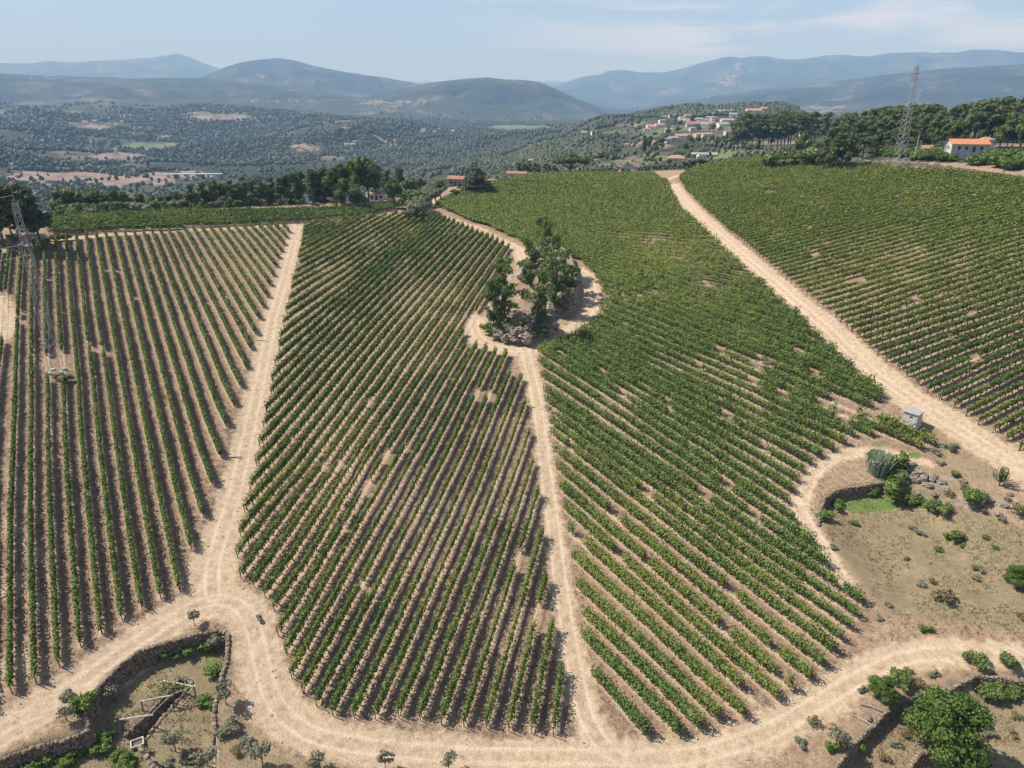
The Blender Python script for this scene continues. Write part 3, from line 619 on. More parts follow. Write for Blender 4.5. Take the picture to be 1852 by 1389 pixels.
splat('meadow', [(940,232,70,6,1.),(1000,228,50,6,1.),(270,263,60,10,.9),(420,205,80,8,.6),(150,215,60,12,.5),(1180,240,90,16,.6),(1300,225,110,16,.6),(1200,290,80,16,.6),(1340,280,120,18,.7),(1100,300,60,16,.6),(30,205,50,12,.5),(820,250,60,8,.4)], False)
near_mat = R2 < 440
V = np.stack([GX, GY, GZ], -1).reshape(-1, 3)
I = np.arange(nr*nc).reshape(nr, nc); Q = np.stack([I[:-1, :-1], I[:-1, 1:], I[1:, 1:], I[1:, :-1]], -1)[:, :, ::-1]
rc = R2[:-1, :-1]
tmk = (at['track'][:-1, :-1]+at['track'][1:, 1:])/2
def sub(name, sel, mat, label, keys, smooth=True):
    f = Q[sel]; ids, inv = np.unique(f, return_inverse=True)
    me = mesh(name, V[ids], inv.reshape(-1, 4), mat, {k: at[k].reshape(-1)[ids] for k in keys}, smooth=smooth)
    o = obj(name, me); tag(o, label, name.replace('_', ' '), kind='structure'); return o
kn = ('track', 'rut', 'dry', 'green', 'rock', 'till', 'ridge')
near = rc < np.interp(A2[:-1, :-1], R0A, R0L*np.array([1.05,1.05,1.05,1.05,1.06,1.05,1.06,1.08,1.10,1.14,1.14,1.14]))
sub('ground', near & (tmk < .5), M['earth'], 'sandy vineyard hillside with dry grass and bare soil', kn)
sub('dirt_track', near & (tmk >= .5), M['earth'], 'pale sandy dirt tracks running between the vineyard blocks', kn)
sub('valley', ~near & (rc < 5200), M['wooded'], 'wooded valley country with scattered fields beyond the vineyard', ('bare', 'meadow'))
sub('mountains', rc >= 5200, M['mountain'], 'hazy blue mountain ranges along the skyline', ('bare', 'meadow'))
def leaf_quads(C, Nrm, S, up=.35):
    n = len(C); r = rng.normal(size=(n, 3)); nn = Nrm*1.1+r*.75; nn[:, 2] += up; nn /= np.linalg.norm(nn, axis=1)[:, None]+1e-9
    t = np.cross(nn, rng.normal(size=(n, 3))); t /= np.linalg.norm(t, axis=1)[:, None]+1e-9; bt = np.cross(nn, t); s = S[:, None]
    V = np.stack([C-t*s*.62, C-bt*s*.42+t*s*.05, C+t*s*.62, C+bt*s*.42-t*s*.05], 1).reshape(-1, 3)
    return V, np.arange(4*n).reshape(n, 4)
NROW = 0; NLEAF = 0; ROWLOG = []
def vine_row(b, P, label, group):
    """P: ground polyline every 0.5 m with a presence mask"""
    global NROW, NLEAF
    xy, pres, yel = P
    wd, h0, h1, gp, yl = STYLE[b]
    z = H(xy[:, 0], xy[:, 1])+.05; O = np.array([xy[0, 0], xy[0, 1], z[0]])
    B = np.c_[xy, z]-O; n = len(B)
    T = np.gradient(B, axis=0); T[:, 2] = 0; T /= np.linalg.norm(T, axis=1)[:, None]+1e-9; S = np.stack([-T[:, 1], T[:, 0], 0*T[:, 0]], -1)
    D = np.linalg.norm(np.c_[xy, z-CAMZ], axis=1)
    lush = np.ones(n)
    if b == 'B': lush = 1+.62*sstep(140, 205, D)
    if b == 'R': lush = 1+.55*sstep(150, 230, D)
    vig = .58+.84*fbm(xy[:, 0]/2.3+7, xy[:, 1]/2.3, 55, 3)+.34*(rng.random(n)-.5)       # vigour along the row
    # young or weak patches
    weak = sstep(.60, .70, fbm(xy[:, 0]/11, xy[:, 1]/11, 77, 3))*(.55 if b in 'AB' else .25)
    vig = vig*(1-weak)
    if b == 'A':
        qx, qy = proj(np.c_[xy, z]); vig = vig*(1-.45*np.exp(-((qx-690)/150)**2-((qy-960)/210)**2)*sstep(.36, .58, fbm(xy[:, 0]/7, xy[:, 1]/7, 81, 3)))
    if b in 'BR':       # thin, yellowing stretches of the far slopes
        qx, qy = proj(np.c_[xy, z]); th_ = np.exp(-((qx-1190)/210)**2-((qy-520)/85)**2) if b == 'B' else np.exp(-((qx-1640)/230)**2-((qy-480)/90)**2)
        vig = vig*(1-(.85 if b == 'B' else .55)*th_*sstep(.48, .62, fbm(xy[:, 0]/4.5, xy[:, 1]/4.5, 88, 3))); pres = pres & (vig > .16)
        yel = np.maximum(yel, .22*th_)
    mean_d = float(D.mean())
    sz = .135+.0010*D
    dens = (2*(h1-h0)+wd*lush)*(1.12 if b == 'L' else .92)/(sz**2*.52)*np.clip(vig, .3, 1.3)
    cnt = rng.poisson(np.clip(dens*.5, 0, 60)*pres)
    idx = np.repeat(np.arange(n), cnt); m = len(idx)
    if m < 8: return None
    j = rng.random(m)-.5; ctr = B[idx]+T[idx]*(j*.5)[:, None]
    a = rng.random(m)*2*math.pi; rad = rng.random(m)**.33
    hh = (h1-h0)/2*(.75+.35*vig[idx]); hm = h0+(h1-h0)/2*(.8+.25*vig[idx])
    lat = np.cos(a)*rad*wd/2*lush[idx]*(.7+.4*vig[idx]); ver = np.sin(a)*rad*hh
    shoot = rng.random(m) < (.16 if b in 'AB' else .09)
    ver = np.where(shoot, hh*(1+rng.random(m)*.8), ver); lat = np.where(shoot, lat*.7+.25*rng.normal(size=m)*wd*.5, lat)
    C = ctr+S[idx]*lat[:, None]; C[:, 2] += hm+ver
    nn = S[idx]*np.cos(a)[:, None]; nn[:, 2] = np.sin(a)
    V, Fq = leaf_quads(C, nn, sz[idx]*(.75+.5*rng.random(m)))
    rnd = np.repeat(rng.random(m)*.8+.25*(fbm(C[:, 0]+O[0], C[:, 1]+O[1], 91, 2)), 4)
    yy = np.repeat(np.clip(yel[idx]+.35*(rng.random(m)-.5)*(yel[idx] > .05), 0, .9), 4)
    # added bumpy hexagonal leaf-coloured tube per run, blocking light through the hedge
    run = np.flatnonzero(np.diff(np.r_[0, pres.astype(int), 0])); Vc = []; Fc = []; off = len(V)
    for s, e in zip(run[::2], run[1::2]):
        if e-s < 2: continue
        ii = np.arange(s, e); k = 6; q = np.arange(k)*2*math.pi/k+.5
        w_ = (wd/2*(.5 if b in 'BRT' else .4)*lush[ii]*(.7+.4*vig[ii]))[:, None]*(.8+.4*rng.random((len(ii), k))); h_2 = ((h1-h0)/2*(.6 if b in 'BRT' else .5)*(.75+.35*vig[ii]))[:, None]*(.8+.4*rng.random((len(ii), k)))
        w_[[0, -1]] *= .4; h_2[[0, -1]] *= .5
        c_ = B[ii][:, None, :]+S[ii][:, None, :]*(np.cos(q)[None]*w_)[..., None]+T[ii][:, None, :]*(.12*rng.normal(size=(len(ii), k)))[..., None]
        c_[..., 2] += (h0+(h1-h0)/2*(.8+.25*vig[ii]))[:, None]+np.sin(q)[None]*h_2
        o = off+sum(len(v) for v in Vc); I_ = np.arange(len(ii)*k).reshape(-1, k)+o
        Fc.append(np.stack([I_[:-1], np.roll(I_[:-1], -1, 1), np.roll(I_[1:], -1, 1), I_[1:]], -1).reshape(-1, 4)); Vc.append(c_.reshape(-1, 3))
    nvc = sum(len(v) for v in Vc)
    Vall = np.vstack([V]+Vc); Fall = np.vstack([Fq]+Fc)
    rn = np.r_[rnd, .25+.3*rng.random(nvc)]; ya = np.r_[yy, np.full(nvc, float(yel.mean())*.6)]
    if mean_d >= 260:
        root = obj('vine_row', mesh('vine_row', Vall, Fall, M['vine'], {'rnd': rn, 'yel': ya}), None, O); tag(root, label, 'vine row', group); NROW += 1; NLEAF += m; return root
    root = empty('vine_row', O, label, 'vine row', group)
    obj('foliage', mesh('foliage', Vall, Fall, M['vine'], {'rnd': rn, 'yel': ya}), root)
    # trunks of this row's vines and its end posts
    if mean_d < 210:
        tb = []; st = 2 if mean_d < 130 else 3
        ti = np.arange(0, n, st); ti = ti[pres[ti]]
        if len(ti):
            c0 = B[ti]+T[ti]*(rng.random((len(ti), 1))-.5)*.5; w0 = .035+.0002*mean_d; lean = rng.normal(size=(len(ti), 3))*.09; lean[:, 2] = 0
            Q4 = np.array([(-1, -1), (1, -1), (1, 1), (-1, 1)])*w0
            lo_ = c0[:, None, :]+np.concatenate([Q4, np.full((4, 1), -.15)], 1)[None]; hi_ = c0[:, None, :]+lean[:, None, :]+np.concatenate([Q4*.7, np.full((4, 1), h0+.35)], 1)[None]
            Vt = np.concatenate([lo_, hi_], 1).reshape(-1, 3); base = (np.arange(len(ti))*8)[:, None]
            Ft = np.concatenate([base+np.array(f)[None] for f in ((0,1,5,4),(1,2,6,5),(2,3,7,6),(3,0,4,7))])
            if len(ti) > 1: Ft = np.concatenate([Ft, base[:-1]+np.array((5, 6, 15, 12))[None], base[:-1]+np.array((4, 5, 12, 13))[None]])     # the cordon tying the stems together
            obj('stems', mesh('stems', Vt, Ft, M['bark']), root)
    on = np.flatnonzero(pres)
    if mean_d < 260:
        for e, sgn in ((on[0], -1), (on[-1], 1)):
            mb = MB(); p = B[e]+T[e]*sgn*.35; tp = p+T[e]*sgn*(.25 if b != 'R' else 0)+np.array([0, 0, 1.55]); ww = .045+.00012*mean_d
            mb.tube([p-np.array([0, 0, .2]), tp], ww, 5); mb.build('post', M['post'], root)
    NROW += 1; NLEAF += m
    return root
for b, built in BUILT.items():
    for k, P in enumerate(built):
        o = ['1st', '2nd', '3rd']; k1 = k+1; od = ('%dst' if k1 % 10 == 1 and k1 % 100 != 11 else '%dnd' if k1 % 10 == 2 and k1 % 100 != 12 else '%drd' if k1 % 10 == 3 and k1 % 100 != 13 else '%dth') % k1
        frm = {'L': 'from the left in the mast block', 'A': 'leftward in the block left of the central track',
               'B': 'up from the bottom right of the central track', 'R': 'up in the block beyond the wide right track',
               'T': 'back in the strip under the left tree line'}[b]
        vine_row(b, P, 'leafy vine row, %s %s' % (od, frm), {'L': 'vine rows of the left block', 'A': 'vine rows left of the central track', 'B': 'vine rows right of the central track', 'R': 'vine rows beyond the wide right track', 'T': 'vine rows of the upper left strip'}[b])
    print('BLOCK', b, len(built))
print('ROWS', NROW, 'LEAVES', NLEAF)
# ------------------------------------------------------------------ trees
def crown(lobes, n, s, flat=0., gap=.35, seed=0, core=True):
    lobes = [np.array(l, float) for l in lobes]; w_ = np.array([l[3]*l[4]+l[3]*l[5]+l[4]*l[5] for l in lobes]); w_ /= w_.sum()
    which = rng.choice(len(lobes), int(n*1.6), p=w_); L = np.array(lobes)[which]
    d = rng.normal(size=(len(L), 3)); d /= np.linalg.norm(d, axis=1)[:, None]
    rr = rng.random(len(L))**.28
    C = L[:, :3]+d*rr[:, None]*L[:, 3:6]
    g = vnoise(C[:, 0]*1.1/s*.45+seed, C[:, 1]*1.1/s*.45+C[:, 2]*.9/s*.45, seed)
    C = C[g > gap*.75][:n]; d = d[g > gap*.75][:n]; d = d.copy(); d[:, 2] *= 1-flat; d[:, 2] += flat
    V, Fq = leaf_quads(C, d, s*(.7+.6*rng.random(len(C))), up=.15)
    rn = np.repeat(rng.random(len(C)), 4)
    if core:
        Vs, Fs = [V], []; off = len(V)
        for l in lobes:
            Vi, Fi = ICO[1]; v = Vi*l[3:6]*.62*(.75+.5*rng.random((len(Vi), 1)))+l[:3]; Vs.append(v); Fs.append(np.array(Fi)+off); off += len(v)
        V = np.vstack(Vs); rn = np.r_[rn, np.full(len(V)-len(rn), .3)]; return V, [Fq, np.vstack(Fs)], rn
    return V, [Fq], rn
def trunk_mb(pts, rad, limbs=(), k=6):
    mb = MB(); mb.tube(pts, rad, k)
    for a, b, r in limbs:
        a = np.array(a, float); b = np.array(b, float); mb.tube([a, (a+b)/2+np.array([0, 0, -.04*np.linalg.norm(b-a)]), b], [r, r*.7, r*.35], 5)
    return mb
PROTO = {}
def make_proto(kind, var):
    r_ = rng.random
    U = lambda a, b: a+(b-a)*r_()
    if kind == 'pine':      # H=16
        H_ = 16.; n = (6 if var < 2 else 9)+int(3*r_()); bend = rng.normal(size=2)*.5
        lobes = []; limbs = []
        for i in range(n+3):
            z = U(8.2 if var < 2 else 4.6, 14.6); a = r_()*6.28; q = U(.4, 2.9)*min(1.15, 1.15-(z-8)/9); c = (bend[0]*z/16+q*math.cos(a), bend[1]*z/16+q*math.sin(a), z); rr = U(1.2, 2.1)
            lobes.append((*c, rr*1.1, rr*1.1, rr*.75)); limbs.append(((bend[0]*.5, bend[1]*.5, z-1.5), (c[0], c[1], z-.3), .12))
        lobes.append((bend[0], bend[1], 14.4, 1.7, 1.7, 1.6))
        cr = crown(lobes, 1300, .62, seed=var+3); tr = trunk_mb([(0, 0, -.6), (bend[0]*.3, bend[1]*.3, 6), (bend[0], bend[1], 14)], [.26, .2, .08], limbs); mat = 'pine'
    elif kind == 'umbrella':
        H_ = 12.; lobes = [(0, 0, 8.2, 5.5, 5.5, 2.6)]; limbs = []
        for i in range(13):
            a = i*.483*2+.2; q = U(4.2, 7.2) if i % 3 else U(1.5, 3.5); z = 8.4-.016*q*q*2+U(-.3, .7); lobes.append((q*math.cos(a), q*math.sin(a), z, 2.7, 2.7, 1.9)); limbs.append(((0, 0, 2.6), (q*.8*math.cos(a), q*.8*math.sin(a), z-1.2), .22))
        lobes += [(0, 0, 10, 3.4, 3.4, 1.7)]
        cr = crown(lobes, 5200, .6, flat=.2, gap=.3, seed=5); tr = trunk_mb([(0, 0, -.8), (0.1, 0, 2), (0, .1, 5.5)], [.6, .5, .3], limbs); mat = 'pine'
    elif kind == 'cedar':
        H_ = 16.; lobes = []
        for z in np.linspace(2.0, 15.2, 11):
            R_ = 5.4*(1-z/16.6)**.8
            for i in range(max(3, int(R_*1.7))):
                a = r_()*6.28; lobes.append((R_*.58*math.cos(a), R_*.58*math.sin(a), z+U(-.3, .3), R_*.55+.3, R_*.55+.3, .62))
        cr = crown(lobes, 5200, .5, flat=.35, gap=.45, seed=var, core=False); tr = trunk_mb([(0, 0, -.8), (0, 0, 8), (0, 0, 15.6)], [.4, .25, .05], [((0, 0, z), (3.2*(1-z/17)*math.cos(z*5), 3.2*(1-z/17)*math.sin(z*5), z+.1), .1) for z in np.linspace(2, 13, 14)]); mat = 'darkconifer'
    elif kind == 'cypress':
        H_ = 10.; lobes = [(U(-.3, .3), U(-.3, .3), z, (1.9*(1-abs(z-4)/7.5)+.2), (1.9*(1-abs(z-4)/7.5)+.2), 1.3) for z in np.linspace(1.5, 9, 8)]
        cr = crown(lobes, 1500, .42, gap=.3, seed=var); tr = trunk_mb([(0, 0, -.5), (0, 0, 6)], [.2, .1]); mat = 'darkconifer'
    elif kind == 'bigconifer':  # bare leaning trunk, dark wide crown
        H_ = 14.; lobes = [(U(-3.4, 3.4)*(1.1-(z-5)/12), U(-3, 3)*(1.1-(z-5)/12), z, 2.1*(1.25-(z-5)/12), 2.1*(1.25-(z-5)/12), .95) for z in np.linspace(5.2, 13, 20)]
        lobes = [(l[0]-.06*l[2], *l[1:]) for l in lobes]
        cr = crown(lobes, 5200, .48, flat=.25, gap=.3, seed=var); tr = trunk_mb([(.6, 0, -.6), (0, 0, 5), (-.8, 0, 12.6)], [.36, .28, .1], [((0, 0, 5+i*.7), (2.2*math.cos(i*2.2), 2.2*math.sin(i*2.2), 5.6+i*.7), .09) for i in range(9)]); mat = 'darkconifer'
    elif kind == 'oak':
        H_ = 9.; lobes = []; limbs = []
        for i in range(10):
            a = r_()*6.28; q = U(.6, 2.6); z = U(3.4, 7.2); rr = U(1.1, 1.8); lobes.append((q*math.cos(a), q*math.sin(a), z, rr, rr, rr*.85)); limbs.append(((0, 0, 2.2), (q*.8*math.cos(a), q*.8*math.sin(a), z-.3), .09))
        lobes.append((0, 0, 7.3, 1.6, 1.6, 1.4)); cr = crown(lobes, 1900, .42, gap=.4, seed=var); tr = trunk_mb([(0, 0, -.5), (.1, 0, 2.2), (0, .1, 6)], [.24, .18, .07], limbs); mat = 'oak'
    elif kind == 'knolltree':   # open crowned tall oak, foliage down the stem
        H_ = 13.; lobes = []; limbs = []
        for i in range(28):
            z = U(1.6, 12.2); a = r_()*6.28; q = U(.2, 2.9)*(.55+.6*math.sin(min(z, 10)/10*2.5)); rr = U(.75, 1.4); lobes.append((q*math.cos(a), q*math.sin(a), z, rr, rr, rr*.9)); limbs.append(((0, 0, max(1, z-2.2)), (q*math.cos(a), q*math.sin(a), z), .08))
        cr = crown(lobes, 4600, .33, gap=.66, seed=var, core=False); tr = trunk_mb([(0, 0, -.6), (.2, 0, 4), (-.1, .1, 11)], [.22, .16, .05], limbs); mat = 'knoll'
    elif kind == 'olive':
        H_ = 4.6; lobes = [(U(-1.3, 1.3), U(-1.3, 1.3), U(2, 3.5), U(.8, 1.2), U(.8, 1.2), U(.7, 1.)) for i in range(7)]
        cr = crown(lobes, 900, .34, gap=.35, seed=var); tr = trunk_mb([(0, 0, -.4), (.1, 0, 1.2), (0, 0, 2.6)], [.18, .13, .08], [((0, 0, 1), (l[0]*.7, l[1]*.7, l[2]), .06) for l in lobes[:4]]); mat = 'olive'
    elif kind == 'sapling':     # small sparse olive
        H_ = 2.2; lobes = [(U(-.45, .45), U(-.45, .45), U(1.1, 1.8), U(.35, .5), U(.35, .5), U(.3, .42)) for i in range(6)]
        cr = crown(lobes, 620, .15, gap=.45, seed=var, core=False); tr = trunk_mb([(0, 0, -.2), (.03, 0, .8), (0, 0, 1.6)], [.05, .04, .02], [((0, 0, .7), (l[0]*.8, l[1]*.8, l[2]), .02) for l in lobes]); mat = 'olive'
    elif kind == 'fig':
        H_ = 7.; lobes = []; limbs = []
        for i in range(36):
            z = U(1.5, 6.0); a = i*2.4; q = U(.9, 3.0)*(1.15-abs(z-3.4)/5); rr = U(1.0, 1.45); lobes.append((q*math.cos(a), q*math.sin(a), z, rr, rr, rr*.8)); limbs.append(((0, 0, .8), (q*.8*math.cos(a), q*.8*math.sin(a), z-.2), .09))
        cr = crown(lobes, 19000, .20, gap=.42, seed=var); tr = trunk_mb([(0, 0, -.6), (0, 0, 1.2), (.1, 0, 4.5)], [.3, .24, .08], limbs); mat = 'fig'
    elif kind in ('bush', 'drybush', 'greenbush', 'greybush'):
        H_ = 1.6; lobes = [(U(-.7, .7), U(-.7, .7), U(.35, 1.05), U(.4, .65), U(.4, .65), U(.35, .55)) for i in range(7)]
        cr = crown(lobes, 700, .17, gap=.35, seed=var, core=kind != 'drybush'); tr = trunk_mb([(0, 0, -.2), (0, 0, .9)], [.06, .03], [((0, 0, .2), (l[0], l[1], l[2]), .025) for l in lobes]); mat = {'bush': 'oak', 'drybush': 'dryshrub', 'greenbush': 'shrubg', 'greybush': 'olive'}[kind]
    elif kind == 'reed':
        H_ = 4.; n = 620; B = rng.normal(size=(n, 2))*.62; a = rng.random(n)*6.28; L_ = 2.4+1.7*rng.random(n); lean = .12+.55*rng.random(n)**2
        pts = []; Fq = []; 
        for i in range(n):
            d = np.array([math.cos(a[i]), math.sin(a[i])]); p0 = np.r_[B[i]*.6, 0]; sd = np.array([-d[1], d[0], 0])*.05
            for t_ in (0, .35, .7, 1.): 
                c = p0+np.r_[B[i]*.5*t_+d*lean[i]*t_**2*1.5, L_[i]*(t_-.25*lean[i]*t_**2)]; w__ = sd*(1.4-t_); pts += [c-w__, c+w__]
            o = i*8; Fq += [(o+2*j, o+2*j+1, o+2*j+3, o+2*j+2) for j in range(3)]
        V = np.array(pts); Cc = V.reshape(-1, 8, 3)[:, 5]; V2, F2 = leaf_quads(Cc[:, :], np.tile([0, 0, 1.], (n, 1)), np.full(n, .3)); 
        cr = (np.vstack([V, V2]), [np.vstack([np.array(Fq), F2+len(V)])], rng.random(len(V)+len(V2))); tr = trunk_mb([(0, 0, -.2), (0, 0, 1.6)], [.12, .08]); mat = 'reed'
    elif kind == 'upright':   # cactus-like young tree of stiff upright shoots
        H_ = 3.4; mb = MB(); Cs = []
        for i in range(26):
            a = r_()*6.28; q = U(.1, 1.05); top = np.array([1.35*q*math.cos(a), 1.35*q*math.sin(a), U(2.3, 3.3)-.5*q]); mid_ = np.array([q*math.cos(a), q*math.sin(a), 1.25])
            mb.tube([(0, 0, .5), mid_, top], [.05, .035, .015], 4); t_ = rng.random((46, 1)); Cs.append(mid_+(top-mid_)*t_+rng.normal(size=(46, 3))*.045)
        C = np.vstack(Cs); V, Fq = leaf_quads(C, rng.normal(size=C.shape), np.full(len(C), .15)); cr = (V, [Fq], np.repeat(rng.random(len(C)), 4)); mb.tube([(0, 0, -.3), (0, 0, .6)], [.09, .07], 6); tr = mb; mat = 'fig'
    V, Fl, rn = cr
    cm = mesh('crown', V, Fl, M[mat], {'rnd': rn, 'yel': np.zeros(len(V))})
    tm_ = mesh('trunk', np.concatenate(tr.V), [np.array(f) for f in tr.F.values()], M['bark'])
    return H_, tm_, cm
def plant(kind, pos, h, label, cat, name, group=None, var=None, wide=1., sink=0.):
    var = int(rng.integers(0, {'pine': 7, 'oak': 5, 'olive': 4, 'knolltree': 5, 'sapling': 4, 'cedar': 1, 'cypress': 2}.get(kind, 3))) if var is None else var
    if (kind, var) not in PROTO: PROTO[kind, var] = make_proto(kind, var)
    H_, tm_, cm = PROTO[kind, var]
    root = empty(name, pos, label, cat, group, rz=0. if kind == 'bigconifer' else rng.random()*6.28); s = h/H_; root.scale = (s*wide, s*wide, s)
    if kind not in ('bush', 'drybush', 'greenbush', 'greybush', 'reed'): obj('trunk', tm_, root); obj('crown', cm, root)
    else: obj('stems', tm_, root); obj('leaves', cm, root)
    return root
def top_z(px, py, r): return float(z_at(px, py, r))
def tree_to(kind, px, r, top, label, cat, name, group=None, wide=1., var=None, minh=3.):
    p = GR(px, r); h = max(top_z(px, top, r)-p[2], minh); return plant(kind, p, h, label, cat, name, group, var, wide)
def third(px, a, b): return 'left part' if px < a else 'middle part' if px < b else 'right part'
# left tree line behind the vineyard strip
line = [(-30,322),(2,328),(18,325),(97,336),(112,338),(132,342),(154,337),(172,346),(190,339),(213,341),(241,345),(262,350),(281,350),(297,349),(311,342),(335,329),(358,325),(378,321),(393,326),(408,321),(432,314),(447,318),(466,318),(485,316),(500,316),(515,310),(528,308),(540,305),(562,300),(574,302),(586,296),(600,297),(612,290)]
for i, (px, ty) in enumerate(line):
    tree_to('pine', px, 292+12*rng.random() if px > 90 else 232, ty+3, 'tall maritime pine in the '+third(px, 180, 380)+' of the left tree line', 'pine tree', 'pine_tree', 'pines in the left tree line', wide=1.05)
for i in range(26):
    px = 95+i*21+rng.normal()*6; ty = np.interp(px, [p[0] for p in line], [p[1] for p in line])
    tree_to('pine', px, 322+16*rng.random(), ty+6+10*rng.random(), 'tall maritime pine in the '+third(px, 180, 380)+' of the left tree line', 'pine tree', 'pine_tree', 'pines in the left tree line', wide=1.1)
for i in range(40):
    px = 92+i*14.5+rng.normal()*5; k = ['oak', 'oak', 'olive'][i % 3]
    tree_to(k, px, 286+10*rng.random(), 361+8*rng.random()-(px-90)*.012, 'low bushy tree under the pines in the '+third(px, 240, 440)+' of the tree line', 'tree', 'bushy_tree', 'bushy trees under the left pines', wide=1.2)
for px, r, ty, wd_ in ((628,300,288,1.2),(645,296,277,1.2),(662,300,279,1.2),(676,306,290,1.1),(602,292,306,1.2),(618,286,318,1.3),(640,284,330,1.3)):
    tree_to('oak', px, r, ty, {628: 'leftmost tall tree of the dark clump beside the orange roofed barn', 645: 'tallest tree of the dark clump beside the orange roofed barn', 662: 'second tallest tree of the clump beside the orange roofed barn', 676: 'tall tree nearest the orange roofed barn roof', 602: 'lower tree at the left foot of the dark clump', 618: 'short tree in front of the dark clump', 640: 'shortest wide tree at the foot of the tallest clump tree'}[px], 'tree', 'broadleaf_tree', 'dark clump left of the orange roofed barn', wide=wd_*.72)
for px, r, ty, k, wd_, lb in ((708,288,319,'oak',.85,'dark round tree just right of the orange roofed barn'),(722,318,300,'pine',1.,'tall pine standing behind the dark round tree beside the barn'),(700,325,305,'pine',1.,'tall pine with a bare gap just above the barn roof'),
      (742,300,318,'oak',.9,'mid green tree between the barn and the olive trees'),(758,318,320,'umbrella',.55,'small flat crowned pine above the olive trees'),(795,306,322,'oak',1.15,'round dark tree at the top end of the dirt path'),(752,290,335,'bush',1.4,'dark ragged bush beside the grey olives'),
      (820,306,340,'oak',1.2,'small dense green tree left of the tall cedar'),(830,325,330,'oak',1.,'small tree tucked behind the left side of the cedar')):
    tree_to(k, px, r, ty, lb, 'tree', 'broadleaf_tree' if k != 'pine' else 'pine_tree', wide=wd_)
tree_to('cedar', 861, 316, 291, 'large dark cedar with layered branches above the dirt path', 'cedar', 'cedar_tree', wide=1.75)
tree_to('umbrella', 1032, 378, 275, 'big umbrella pine with a wide dome crown on the ridge', 'pine tree', 'umbrella_pine', wide=1.3)
for px, r, ty in ((742,276,357),(757,283,350),(768,290,345),(748,268,362),(778,296,338),(735,266,375),(766,280,352),(786,300,335)):
    tree_to('olive', px, r, ty, 'silvery olive tree beside the dirt path near the cedar', 'olive tree', 'olive_tree', 'olives beside the upper dirt path', wide=1.15, minh=2.5)
for px in np.arange(940, 1010, 9):
    tree_to('pine', px+rng.normal()*2, 392+14*rng.random(), 289+8*rng.random(), 'pine in the low clump left of the umbrella pine', 'pine tree', 'pine_tree', 'pines left of the umbrella pine', wide=1.2)
for px, r, ty in ((915,372,318),(1080,400,303),(1092,395,306),(1105,392,308),(1118,390,310),(1168,388,302),(1180,386,306),(1196,384,300),(1210,382,303),(1188,395,296),(1205,400,292),(1225,396,290),(1240,400,287),(1160,400,300),(1075,415,300),(1230,385,297),(1255,392,284),(1268,395,281)):
    tree_to('olive', px, r, ty, 'grey olive tree on the slope just beyond the vineyard crest', 'olive tree', 'olive_tree', 'olives beyond the vineyard crest', wide=1.3, minh=3)
# pine wood on the right
skyl = [(1478,226),(1495,214),(1510,205),(1530,198),(1550,197),(1575,190),(1600,187),(1625,186),(1650,184),(1680,187),(1700,189),(1725,183),(1745,179),(1770,177),(1790,172),(1815,174),(1840,170),(1870,172),(1900,170)]
sx = [p[0] for p in skyl]; sy = [p[1] for p in skyl]
for row, (r, dy, st, kk) in enumerate(((352, 46, 13, 'pine'), (376, 24, 13, 'pine'), (402, 10, 13, 'pine'), (432, 0, 12, 'pine'))):
    for px in np.arange(1484+row*5, 1905, st):
        if 1690 < px < 1800 and row == 0: continue
        px2 = px+rng.normal()*4; rr_ = r+rng.normal()*5; ty = np.interp(px2, sx, sy)+dy+5*rng.normal() if row < 3 else np.interp(px2, sx, sy)+4*rng.random()
        k2 = 'oak' if (row < 2 and px > 1640 and rng.random() < .4) else 'pine'
        tree_to(k2, px2, rr_, ty, ('pine at the %s of the right hand wood, %s row' % (third(px2, 1600, 1740), ['front', 'second', 'third', 'rearmost'][row])) if k2 == 'pine' else 'rounded broadleaf tree at the edge of the right pine wood', 'pine tree' if k2 == 'pine' else 'tree', 'pine_tree' if k2 == 'pine' else 'broadleaf_tree', 'pines of the right hand wood' if k2 == 'pine' else 'broadleaf trees of the right hand wood', wide=1.15 if k2 == 'pine' else .8)
for px, r, ty, k, wd_, lb in ((1448,362,236,'oak',.8,'tall dark tree beside the yard entrance and clipped hedge'),(1440,368,246,'oak',.8,'dark rounded tree left of the yard entrance'),(1474,352,252,'oak',.85,'dark tree right of the sandy yard entrance'),(1480,340,262,'bush',1.6,'low dark bush beside the white walled house'),
      (1835,330,205,'oak',.9,'large dark tree at the right edge above the dry meadow'),(1848,326,215,'oak',.9,'second dark tree at the right edge above the dry meadow'),(1800,345,222,'oak',1.1,'wide green tree behind the small annex')):
    tree_to(k, px, r, ty, lb, 'tree', 'broadleaf_tree', wide=wd_)
for px in np.arange(1396, 1446, 6.5): tree_to('bush', px, 346, 268, 'dense dark green hedge shrub beside the track bend', 'shrub', 'hedge_shrub', 'clipped hedge beside the track bend', wide=1.0, minh=3.4)
for i in range(150):
    px = 1548+i*2.3+rng.normal()*4; t_ = (px-1545)/343; p = G(px, np.interp(px, [1540, 1620, 1700, 1852], [275, 286, 294, 310])-rng.random()*np.interp(px, [1540, 1700, 1852], [5, 14, 24]))
    if 1712 < px < 1792 and rng.random() < .75: continue
    plant('greenbush' if i % 4 else 'bush', p, 1.9+1.5*rng.random()+t_*1.4, 'bright green shrub on the bank above the far right vineyard', 'shrub', 'green_shrub', 'green shrubs above the far right vineyard', wide=1.2)
for px, r, ty in ((1498,328,228),(1512,322,236),(1522,326,222),(1531,320,240),(1490,326,248)): tree_to('pine', px, r, ty, 'tall pine standing in front of the half hidden white house', 'pine tree', 'pine_tree', 'pines before the half hidden white house')
